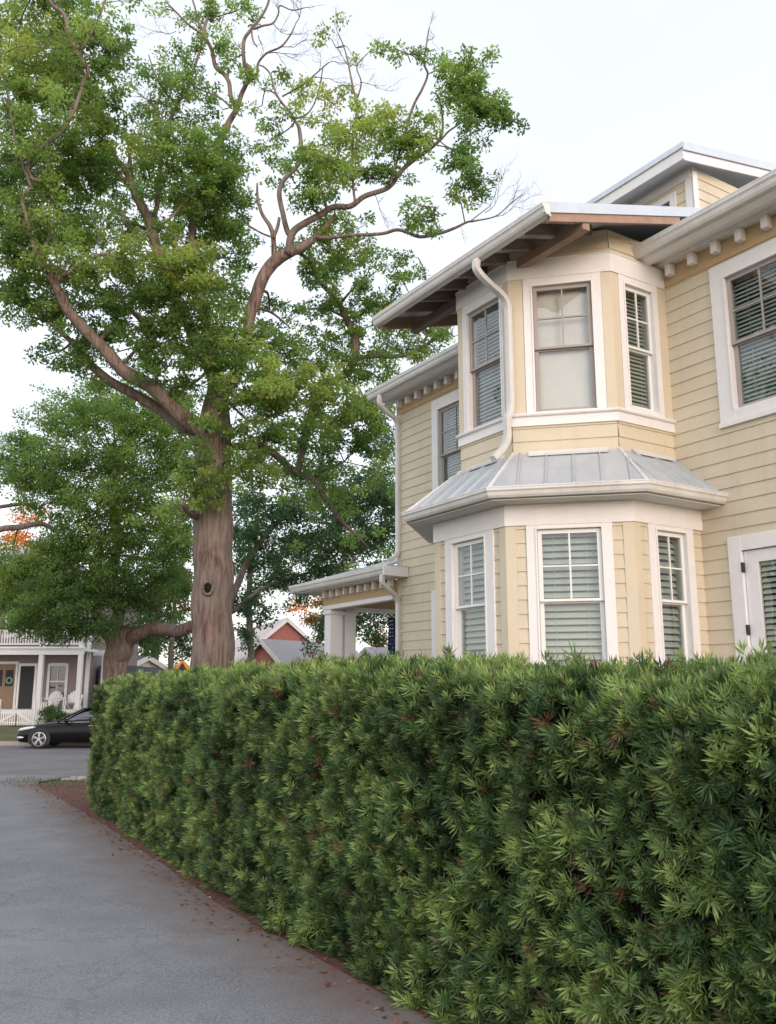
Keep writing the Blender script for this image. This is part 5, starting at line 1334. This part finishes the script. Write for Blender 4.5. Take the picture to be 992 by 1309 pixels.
# porch structure
YP = 44.5
q = MB(); q.box(-26.2, -15.3, YP, YH - .02, FLZ - .14, FLZ); q.box(-26.0, -15.4, YP + .1, YH - .02, G0 - .1, FLZ - .141); q.build('porch_floor', M['white'], PH_)
q = MB(); q.box(-26.2, -15.3, YP - .05, YP + .15, 3.36, 3.72); q.box(-26.2, -15.3, YP + .151, YH - .02, 3.55, 3.70); q.box(-26.3, -15.2, YP - .12, YP - .051, 3.66, 3.76); q.build('porch_beam', M['white'], PH_)
for x in (-25.9, -21.6, -17.42, -15.45):
    q = MB(); q.box(x - .11, x + .11, YP - .03, YP + .19, FLZ, 3.359); q.box(x - .15, x + .15, YP - .07, YP + .23, FLZ + .001, FLZ + .2); q.box(x - .11, x + .11, YP - .03, YP + .19, 3.761, 6.8)
    q.build('column', M['white'], PH_)
q = MB(); q.box(-26.1, -15.4, YP + .03, YP + .12, 4.52, 4.62); q.box(-26.1, -15.4, YP + .04, YP + .11, 3.86, 3.93)
x = -26.0
while x < -15.4: q.box(x, x + .055, YP + .05, YP + .10, 3.931, 4.519); x += 0.135
q.build('railing', M['white'], PH_)
q = MB(); rz0, rz1 = 6.95, 9.6
q.loft([[(-26.8, YP - .5, rz0), (-14.8, YP - .5, rz0), (-14.8, YH + 9.5, rz0), (-26.8, YH + 9.5, rz0)], [(-26.8, YP - .5, rz0 + .2), (-14.8, YP - .5, rz0 + .2), (-14.8, YH + 9.5, rz0 + .2), (-26.8, YH + 9.5, rz0 + .2)], [(-21.5, YP + 5.8, rz1), (-20, YP + 5.8, rz1), (-20, YP + 7, rz1), (-21.5, YP + 7, rz1)]])
q.build('roof', M['grey_roof'], PH_)
q = MB()
for k in range(4): q.box(-19.6, -18.3, YP - .3 * (k + 1), YP - .3 * k - .002, G0 - .1, FLZ - .14 - .15 * (k + 0.0) - .02)
q.build('steps', M['concrete'], PH_)
# white trellis wing at the right end
q = MB(); q.box(-15.2, -15.02, YH + .4, YH + .6, G0, 3.4); q.box(-14.3, -14.15, YH + .4, YH + .6, G0, 3.0); q.box(-15.69, -14.0, YH + .35, YH + .65, 3.41, 3.7); q.box(-15.0, -14.3, YH + .5, YH + .55, 2.5, 2.9)
q.build('side_frame', M['white'], PH_)
q = MB(); q.box(-15.6, -13.6, YH + 1.2, YH + 6, G0, 2.9); q.build('side_wing', M['dark_roof'], PH_)

# picket fence with a gate
FN = root('picket_fence', (-22.0, 43.0, zg(43)), 'white picket fence in front of the porch house', 'fence')
def pickets(mb, x0, x1, y, zb, h, step=0.11):
    x = x0
    while x < x1:
        mb.prism([(0, zb + .06), (.06, zb + .06), (.06, zb + h - .05), (.03, zb + h), (0, zb + h - .05)], y, y + .02, lambda p, q_, e_: (x + p, e_, q_)); x += step
zf = zg(43) - 0.0
q = MB(); pickets(q, -26, -18.75, 43, zf, 1.12); q.build('pickets', M['white'], FN)
q = MB(); pickets(q, -16.9, -16.35, 43, zf, 1.12); q.build('pickets', M['white'], FN)
q = MB()
for (a, b_) in ((-26, -18.72), (-16.95, -16.3)):
    q.box(a, b_, 43.021, 43.06, zf + .2, zf + .28)
    q.box(a, b_, 43.021, 43.06, zf + .65, zf + .73)
q.build('rail', M['white'], FN)
for x in (-25.2, -22.9, -20.6, -18.66, -16.97, -16.25):
    q = MB(); q.box(x - .05, x + .05, 42.98, 43.08, zf - .05, zf + 1.24); q.box(x - .065, x + .065, 42.965, 43.095, zf + 1.24, zf + 1.27); q.build('post', M['white'], FN)
for i, (x0, x1) in enumerate(((-18.58, -17.84), (-17.79, -17.04))):
    q = MB(); pickets(q, x0 + .03, x1 - .03, 43.0, zf, 0.78 + 0.0, 0.105)
    g = q.build('gate_leaf', M['white'], FN)
    q = MB(); q.box(x0, x1, 43.021, 43.05, zf + .15, zf + .22); q.box(x0, x1, 43.021, 43.05, zf + .60, zf + .67)
    s_ = 1 if i == 0 else -1
    xa, xb = (x0, x1) if s_ > 0 else (x1, x0)
    q.hexa([(xa, 42.97, zf + .16), (xa, 42.998, zf + .16), (xa, 42.998, zf + .25), (xa, 42.97, zf + .25), (xb, 42.97, zf + .58), (xb, 42.998, zf + .58), (xb, 42.998, zf + .67), (xb, 42.97, zf + .67)])
    q.build('brace', M['white'], g)

def adirondack(x, y, z, rz, label):
    o = root('garden_chair', (x, y, z), label, 'chair', 'white porch chairs')
    c, s = math.cos(rz), math.sin(rz)
    fr = lambda a, b_, h: (x + a * c - b_ * s, y + a * s + b_ * c, z + h)
    q = MB()
    for k in range(6): q.hexa([fr(*p) for p in [(-.28, -.36 + k * .09, .36 - .02 * k), (.28, -.36 + k * .09, .36 - .02 * k), (.28, -.28 + k * .09, .34 - .02 * k), (-.28, -.28 + k * .09, .34 - .02 * k), (-.28, -.36 + k * .09, .38 - .02 * k), (.28, -.36 + k * .09, .38 - .02 * k), (.28, -.28 + k * .09, .36 - .02 * k), (-.28, -.28 + k * .09, .36 - .02 * k)]])
    q.build('seat', M['white'], o)
    q = MB()
    for k in range(7):
        a = -.33 + k * .11 - .048 + .0; h = .92 - .022 * (k - 3) ** 2; w_ = .094
        q.hexa([fr(*p) for p in [(a * .85, .16, .24), ((a + w_) * .85, .16, .24), ((a + w_) * .85, .19, .24), (a * .85, .19, .24), (a, .42, h), (a + w_, .42, h), (a + w_, .45, h), (a, .45, h)]])
    q.build('backrest', M['white'], o)
    for sx in (-1, 1):
        q = MB(); q.hexa([fr(sx * .36 - .06, -.42, .54), fr(sx * .36 + .06, -.42, .54), fr(sx * .36 + .06, .36, .54), fr(sx * .36 - .06, .36, .54), fr(sx * .36 - .06, -.42, .57), fr(sx * .36 + .06, -.42, .57), fr(sx * .36 + .06, .36, .57), fr(sx * .36 - .06, .36, .57)]); q.build('armrest', M['white'], o)
        q = MB(); q.hexa([fr(sx * .33 - .02, -.40, 0), fr(sx * .33 + .02, -.40, 0), fr(sx * .33 + .02, -.30, 0), fr(sx * .33 - .02, -.30, 0), fr(sx * .33 - .02, -.40, .54), fr(sx * .33 + .02, -.40, .54), fr(sx * .33 + .02, -.30, .54), fr(sx * .33 - .02, -.30, .54)]); q.build('leg', M['white'], o)
        q = MB(); q.hexa([fr(sx * .30 - .02, -.38, .30), fr(sx * .30 + .02, -.38, .30), fr(sx * .30 + .02, -.38, .40), fr(sx * .30 - .02, -.38, .40), fr(sx * .30 - .02, .50, .0), fr(sx * .30 + .02, .50, .0), fr(sx * .30 + .02, .50, .10), fr(sx * .30 - .02, .50, .10)]); q.build('leg', M['white'], o)
    return o
adirondack(-15.95, 45.4, FLZ, R(8), 'white slatted garden chair on the porch nearest the house corner')
adirondack(-17.15, 45.5, FLZ, R(-14), 'white slatted garden chair beside the porch column')
tb = root('side_table', (-16.55, 45.2, FLZ), 'small white table between the two porch chairs', 'table')
q = MB(); q.box(-16.8, -16.3, 45.0, 45.4, FLZ + .45, FLZ + .48); q.build('table_top', M['white'], tb)
for sx in (-16.78, -16.36):
    for sy in (45.03, 45.33):
        q = MB(); q.box(sx, sx + .04, sy, sy + .04, FLZ, FLZ + .449); q.build('leg', M['white'], tb)

# shrub behind the car
def shrub(name, label, x, y, rx, rz, seed, pal, n=70, L=0.09, W=0.05, per=40, sp=0.16):
    T = Tree(seed); z = zg(y)
    for k in range(7):
        a = k * 0.9; T.mb.tube([(x, y, z - .05), (x + .3 * rx * math.cos(a), y + .3 * rx * math.sin(a), z + rz * .6), (x + .6 * rx * math.cos(a), y + .6 * rx * math.sin(a), z + rz * 1.3)], [.02, .014, .006], 5)
    for _ in range(n):
        v = T.rr.normal(size=3); v /= np.linalg.norm(v); v *= T.rr.random() ** 0.4
        T.sprays.append((np.array([x, y, z + rz]) + v * np.array([rx, rx, rz]), 1.0 + T.rr.normal(0, .3), sp, v))
    return T.finish(name, (x, y, z), label, 'shrub', M['bark_grey'], per, L, W, pal)
shrub('shrub', 'rounded green shrub by the fence end behind the black car', -15.9, 42.6, 0.7, 0.5, 31, DK)
shrub('shrub', 'dark shrub growing at the white side frame of the porch house', -14.6, 46.0, 0.8, 1.0, 32, DK)
shrub('shrub', 'loose shrub growing against the base of the big oak trunk', -2.6, 21.6, 0.7, 1.15, 33, PAL, 60)

# ------------------------------------------------------------------ brick buildings and sheds behind
def gabled(name, label, cx_, cy_, yaw, wid, length, wall_h, rise, wallm, roofm, over=0.35, base=None):
    """gable end faces the viewer side at local y = 0, ridge runs along +y"""
    g = -0.06 if base is None else base
    o = root(name, (cx_, cy_, g), label, 'building')
    c, s = math.cos(yaw), math.sin(yaw)
    fr = lambda a, b_, h: (cx_ + a * c - b_ * s, cy_ + a * s + b_ * c, g + h)
    h = wid / 2
    q = MB()
    q.add([fr(-h, 0, 0), fr(h, 0, 0), fr(h, 0, wall_h), fr(0, 0, wall_h + rise), fr(-h, 0, wall_h)], [(0, 1, 2, 3, 4)])
    q.add([fr(-h, length, 0), fr(h, length, 0), fr(h, length, wall_h), fr(0, length, wall_h + rise), fr(-h, length, wall_h)], [(0, 1, 2, 3, 4)])
    q.quad(fr(-h, 0, 0), fr(-h, length, 0), fr(-h, length, wall_h), fr(-h, 0, wall_h)); q.quad(fr(h, 0, 0), fr(h, length, 0), fr(h, length, wall_h), fr(h, 0, wall_h))
    q.build('wall', wallm, o)
    sl = rise / h
    q = MB()
    for sx in (-1, 1):
        e0 = (sx * (h + over), wall_h - sl * over)
        q.hexa([fr(0, -over, wall_h + rise + .02), fr(e0[0], -over, e0[1] + .02), fr(e0[0], length + over, e0[1] + .02), fr(0, length + over, wall_h + rise + .02),
                fr(0, -over, wall_h + rise + .12), fr(e0[0], -over, e0[1] + .12), fr(e0[0], length + over, e0[1] + .12), fr(0, length + over, wall_h + rise + .12)])
    ro = q.build('roof', roofm, o)
    q = MB()
    for sx in (-1, 1):
        e0 = (sx * (h + over), wall_h - sl * over)
        q.hexa([fr(0, -over - .05, wall_h + rise - .22), fr(e0[0], -over - .05, e0[1] - .22), fr(e0[0], -over - .01, e0[1] - .22), fr(0, -over - .01, wall_h + rise - .22),
                fr(0, -over - .05, wall_h + rise + .13), fr(e0[0], -over - .05, e0[1] + .13), fr(e0[0], -over - .01, e0[1] + .13), fr(0, -over - .01, wall_h + rise + .13)])
        q.hexa([fr(e0[0] - .02, -over, e0[1] - .14), fr(e0[0] + .02, -over, e0[1] - .14), fr(e0[0] + .02, length + over, e0[1] - .14), fr(e0[0] - .02, length + over, e0[1] - .14),
                fr(e0[0] - .02, -over, e0[1] + .12), fr(e0[0] + .02, -over, e0[1] + .12), fr(e0[0] + .02, length + over, e0[1] + .12), fr(e0[0] - .02, length + over, e0[1] + .12)])
    q.build('rake_trim', M['white'], ro)
    return o
M['pink_roof'] = mat('pale pinkish metal roof', (0.50, 0.41, 0.38), 0.45, 0.06, 2.0)
gabled('brick_house', 'tall red brick gable with pale roof behind the lower grey roofed wing', -8.1, 70.0, R(22), 8.6, 12, 3.6, 3.55, M['brick'], M['pink_roof'])
gabled('brick_wing', 'low red brick gabled wing with a long grey shingle roof beside the oak trunk', -8.7, 62.0, R(-38), 5.0, 9, 3.0, 2.05, M['brick'], M['grey_roof'])
gabled('grey_roof_house', 'house with broad grey shingle roof seen through the open side porch', -1.2, 60.0, R(-62), 9, 12, 2.6, 1.8, M['white'], M['grey_roof'])
gabled('shed', 'low slate blue roofed building between the two oak trunks', -17.0, 62.0, R(64), 7, 9, 2.6, 1.3, M['white'], M['dark_roof'])
gabled('garage', 'small white flat looking garage behind the reddish oak trunk', -16.6, 54.0, R(10), 3.8, 5, 2.55, 0.75, M['white'], M['grey_roof'], 0.25)

# ------------------------------------------------------------------ diamond road sign behind the hedge
SG = root('road_sign', (-6.95, 30.0, zg(30)), 'orange diamond road sign with a black arrow just showing over the hedge', 'sign')
def diamond(mb, r, y0, y1, cz, cut=0.05):
    pts = [(-cut, r - cut), (cut, r - cut), (r - cut, cut), (r - cut, -cut), (cut, -r + cut), (-cut, -r + cut), (-r + cut, -cut), (-r + cut, cut)]
    mb.prism(pts, y0, y1, lambda p, q_, e_: (-6.95 + p, e_, cz + q_))
q = MB(); diamond(q, 0.45, 30.0, 30.006, 2.22); pl_ = q.build('sign_panel', M['orange'], SG)
q = MB(); q.prism([(-.06, -.30), (.06, -.30), (.06, .08), (.17, .08), (0, .34), (-.17, .08), (-.06, .08)], 29.994, 29.999, lambda p, q_, e_: (-6.95 + p, e_, 2.22 + q_)); q.build('arrow', M['sign_black'], pl_)
q = MB(); q.box(-6.98, -6.92, 30.007, 30.05, zg(30) - .1, 2.6); q.build('post', M['steel'], SG)

# ------------------------------------------------------------------ black saloon car
CX, CY, CZ = -13.6, 33.45, zg(33) + 0.004
CAR = root('parked_car', (CX + 2.4, CY, CZ), 'black saloon car parked along the far kerb', 'car')
yaw = R(4)
def cf(x, y, z):   # x back from the nose, y across (negative = near side)
    c, s = math.cos(yaw), math.sin(yaw)
    return (CX + x * c - y * s, CY + x * s + y * c, CZ + z)
ST = [ # x, half width, bottom, belt/hood height at side, centre height
    (0.00, 0.52, 0.30, 0.55, 0.56), (0.06, 0.68, 0.22, 0.64, 0.67), (0.22, 0.80, 0.19, 0.71, 0.76), (0.55, 0.89, 0.18, 0.77, 0.84), (0.95, 0.925, 0.18, 0.82, 0.90), (1.45, 0.93, 0.19, 0.87, 0.95),
    (1.85, 0.93, 0.19, 0.91, 0.97), (2.5, 0.935, 0.19, 0.93, 0.95), (3.2, 0.935, 0.19, 0.95, 0.96), (3.8, 0.93, 0.19, 0.97, 0.98), (4.3, 0.91, 0.20, 0.985, 1.03), (4.65, 0.86, 0.24, 0.97, 1.03), (4.88, 0.76, 0.32, 0.90, 0.96), (4.95, 0.66, 0.40, 0.80, 0.84)]
rings = []
for (x, hw, zb, zs, zc) in ST:
    half = [(0.0, zb), (hw * .86, zb), (hw * .97, zb + .10), (hw, zb + (zs - zb) * .45), (hw * .99, zb + (zs - zb) * .72), (hw * .955, zs), (hw * .87, zs + (zc - zs) * .45), (hw * .5, zs + (zc - zs) * .88), (0.0, zc)]
    ring = [cf(x, -y, z) for y, z in half] + [cf(x, y, z) for y, z in half[-2:0:-1]]
    rings.append(ring)
q = MB(); q.loft(rings)
body = q.build('body', M['car_black'], CAR, smooth=True)
sm = body.modifiers.new('sub', 'SUBSURF'); sm.levels = 1; sm.render_levels = 2
# greenhouse: glass band and roof
GH = [(1.55, 0.80, 0.93), (2.02, 0.72, 1.20), (2.42, 0.66, 1.40), (2.85, 0.645, 1.455), (3.35, 0.64, 1.44), (3.75, 0.655, 1.35), (4.15, 0.70, 1.17), (4.42, 0.76, 1.02)]
rings = []
for (x, hw, zt) in GH:
    zb = 0.90; k = (zt - zb)
    half = [(0.0, zb), (.90, zb) if k > .12 else (hw, zb), (hw + (.90 - hw) * .55 if k > .12 else hw, zb + k * .5), (hw, zt - .03), (hw * .85, zt), (0.0, zt + .012)]
    rings.append([cf(x, -y, z) for y, z in half] + [cf(x, y, z) for y, z in half[-2:0:-1]])
q = MB(); q.loft(rings); gl = q.build('window', M['car_glass'], CAR, smooth=True)
q = MB(); rings = []
for (x, hw, zt) in GH[2:6]:
    rings.append([cf(x, y * hw * 1.01, zt + z) for y, z in ((-1.0, -.045), (-.86, .006), (0, .02), (.86, .006), (1.0, -.045), (.8, -.05), (0, -.03), (-.8, -.05))])
q.loft(rings); q.build('roof', M['car_black'], CAR, smooth=True)
for sy in (-1, 1):
    q = MB()
    q.tube([cf(1.52, sy * .845, .93), cf(1.98, sy * .755, 1.20), cf(2.40, sy * .672, 1.405), cf(2.85, sy * .655, 1.46)], [.035, .03, .028, .028], 8)
    q.tube([cf(2.85, sy * .655, 1.46), cf(3.4, sy * .65, 1.44), cf(3.78, sy * .67, 1.345), cf(4.2, sy * .72, 1.16), cf(4.5, sy * .78, .99)], [.028, .028, .04, .05, .05], 8)
    q.tube([cf(2.92, sy * .90, .93), cf(2.95, sy * .80, 1.18), cf(2.97, sy * .665, 1.43)], [.03, .03, .03], 8)
    q.build('pillar', M['car_black'], CAR, smooth=True)
    q = MB(); q.tube([cf(1.62, sy * .885, .915), cf(2.6, sy * .915, .94), cf(3.6, sy * .915, .965), cf(4.2, sy * .88, .985)], .012, 6); q.build('window_trim', M['chrome'], CAR, smooth=True)
    q = MB(); q.loft([[cf(1.88 + .10 * math.cos(a) * f, sy * (.93 + .10 * t), .985 + .075 * math.sin(a) * f) for a in np.linspace(0, 2 * math.pi, 13)[:-1]] for t, f in ((0, .5), (.4, .95), (.9, 1), (1.2, .7))]); q.build('wing_mirror', M['car_black'], CAR, smooth=True)
    # headlamp wraps round the corner
    q = MB(); pts = []
    for (x, y, z0, z1) in ((.10, .60, .60, .66), (.22, .76, .62, .72), (.45, .868, .66, .765), (.72, .906, .72, .80)):
        pts.append([cf(x - .03, sy * (y + .0), z0), cf(x - .03, sy * (y + .025), (z0 + z1) / 2), cf(x - .03, sy * y, z1), cf(x + .08, sy * (y - .05), (z0 + z1) / 2)])
    q.loft(pts); q.build('headlight', M['lamp'], CAR, smooth=True)
    q = MB(); pts = []
    for (x, y, z0, z1) in ((.10, .70, .33, .42), (.22, .81, .33, .44), (.36, .868, .36, .43)):
        pts.append([cf(x - .02, sy * y, z0), cf(x - .02, sy * (y + .02), (z0 + z1) / 2), cf(x - .02, sy * y, z1), cf(x + .05, sy * (y - .05), (z0 + z1) / 2)])
    q.loft(pts); q.build('fog_lamp', M['chrome'], CAR, smooth=True)
    q = MB(); q.tube([cf(2.62, sy * .935, .80), cf(2.70, sy * .957, .805), cf(2.80, sy * .957, .81), cf(2.88, sy * .935, .81)], .014, 6); q.build('door_handle', M['chrome'], CAR, smooth=True)
    for wx in (0.93, 3.85):
        # arch, tyre, rim
        q = MB(); q.prism([(wx + .39 * math.cos(a), .345 + .39 * math.sin(a)) for a in np.linspace(0, 2 * math.pi, 33)[:-1]], sy * .60, sy * .936, lambda p, r_, e_: cf(p, e_, max(r_, .16))); q.build('wheel_arch', M['sign_black'], CAR)
        q = MB(); rings = []
        prof = [(.235, .72), (.30, .70), (.335, .73), (.345, .78), (.345, .88), (.335, .93), (.30, .952), (.245, .945)]
        for a in np.linspace(0, 2 * math.pi, 37): rings.append([cf(wx + r_ * math.cos(a), sy * y, .345 + r_ * math.sin(a)) for r_, y in prof])
        q.loft(rings, True, False); wh = q.build('wheel', M['rubber'], CAR, smooth=True)
        q = MB()
        rings = []
        for a in np.linspace(0, 2 * math.pi, 37): rings.append([cf(wx + r_ * math.cos(a), sy * y, .345 + r_ * math.sin(a)) for r_, y in ((.246, .93), (.246, .955), (.228, .958), (.222, .93))])
        q.loft(rings, True, False)
        for k in range(5):
            for dk in (-.16, .16):
                a = k * 2 * math.pi / 5 + .3; a2 = a + dk
                p0 = (wx + .05 * math.cos(a), .345 + .05 * math.sin(a)); p1 = (wx + .232 * math.cos(a2), .345 + .232 * math.sin(a2))
                q.tube([cf(p0[0], sy * .945, p0[1]), cf(p1[0], sy * .95, p1[1])], [.026, .02], 6)
        q.tube([cf(wx, sy * .92, .345), cf(wx, sy * .962, .345)], .06, 16)
        q.build('rim', M['alloy'], wh)
        q = MB(); q.tube([cf(wx, sy * .90, .345), cf(wx, sy * .915, .345)], .225, 24); q.build('brake', M['dark'], wh)
q = MB(); q.hexa([cf(-.012, -.42, .40), cf(-.012, .42, .40), cf(.05, .42, .40), cf(.05, -.42, .40), cf(.035, -.46, .62), cf(.035, .46, .62), cf(.09, .46, .62), cf(.09, -.46, .62)]); q.build('grille', M['chrome'], CAR, bevel=.01)
q = MB()
for sy in (-1, 1): q.tube([cf(1.30 + .0, sy * .93, .30), cf(1.36, sy * .936, .55), cf(1.42, sy * .925, .86)], .004, 4)
q.build('panel_gap', M['sign_black'], CAR)

# ------------------------------------------------------------------ stones and leaf litter
rr = np.random.default_rng(3)
for k, (px, py, s_) in enumerate(((88, 996, .07), (95, 993, .10), (101, 996, .08), (81, 998, .05), (106, 993, .11))):
    c = at(px, py, 19.9); c[2] = zg(c[1])
    bm_ = bmesh.new(); bmesh.ops.create_icosphere(bm_, subdivisions=3, radius=1)
    for v in bm_.verts:
        d = v.co.normalized(); f = 1 + .35 * mnoise.noise(d * 1.6 + Vector((k * 5, 0, 0))) + .1 * mnoise.noise(d * 5)
        v.co = Vector((d.x * s_ * 1.2 * f, d.y * s_ * f, d.z * s_ * .6 * f)) + Vector((c[0], c[1], c[2] + s_ * .3))
    me = bpy.data.meshes.new('edging_stone'); bm_.to_mesh(me); bm_.free(); me.materials.append(M['concrete'])
    o = bpy.data.objects.new('edging_stone', me); col.objects.link(o)
    for p in me.polygons: p.use_smooth = True
    tag(o, 'pale rough stone at the tip of the mulch bed by the street', 'stone', 'pale stones at the end of the mulch bed')
N = 3200
Yv = rr.uniform(1.5, 18.8, N); xv = np.array([x_edge(y) for y in Yv])
off = np.where(rr.random(N) < 0.62, rr.uniform(0, 0.9, N) , -np.abs(rr.normal(0, 0.16, N)))
xs = xv + off / WX
zs = np.array([zg(y) for y in Yv]) + 0.016
d = rr.normal(size=(N, 3)); d[:, 2] *= 0.15; d = norm(d)
nr = norm(rr.normal(0, 0.35, (N, 3)) + np.array([0, 0, 1.0])); nr = norm(nr - d * (nr * d).sum(1, keepdims=True))
needle = rr.random(N) < 0.7
V = leaf_quads(np.stack([xs, Yv, zs], 1), d, nr, np.where(needle, rr.uniform(.05, .11, N), rr.uniform(.03, .06, N)), np.where(needle, .005, rr.uniform(.018, .035, N)), 0.05, 0.5)
pal_ = np.array([(0.20, 0.085, 0.05), (0.28, 0.15, 0.08), (0.10, 0.05, 0.035), (0.36, 0.27, 0.19)])
ci = rr.choice(4, N, p=[.45, .25, .25, .05])
o = fast_mesh('leaf_litter', V, 4, M['litter'], (pal_[ci] * rr.uniform(.7, 1.2, (N, 1))).astype(np.float32)); tag(o, 'fallen needles and leaves along the drive edge', 'leaf litter', kind='stuff')
# sparse weeds by the mulch tip
N = 220
Yv = rr.uniform(18.0, 20.3, N); xs = np.array([x_edge(y) for y in Yv]) - .4 + rr.uniform(-.3, 1.6, N); zs = np.array([zg(y) for y in Yv])
d = norm(rr.normal(0, .5, (N, 3)) + np.array([0, 0, .8])); nr = norm(rr.normal(size=(N, 3))); nr = norm(nr - d * (nr * d).sum(1, keepdims=True))
V = leaf_quads(np.stack([xs, Yv, zs], 1), d, nr, rr.uniform(.06, .16, N), np.full(N, .012), .1, .4)
o = fast_mesh('grass', V, 4, M['leaf'], (np.array([[.06, .09, .03]]) * rr.uniform(.6, 1.6, (N, 1))).astype(np.float32)); tag(o, 'thin weeds at the tip of the mulch bed', 'grass', kind='stuff')
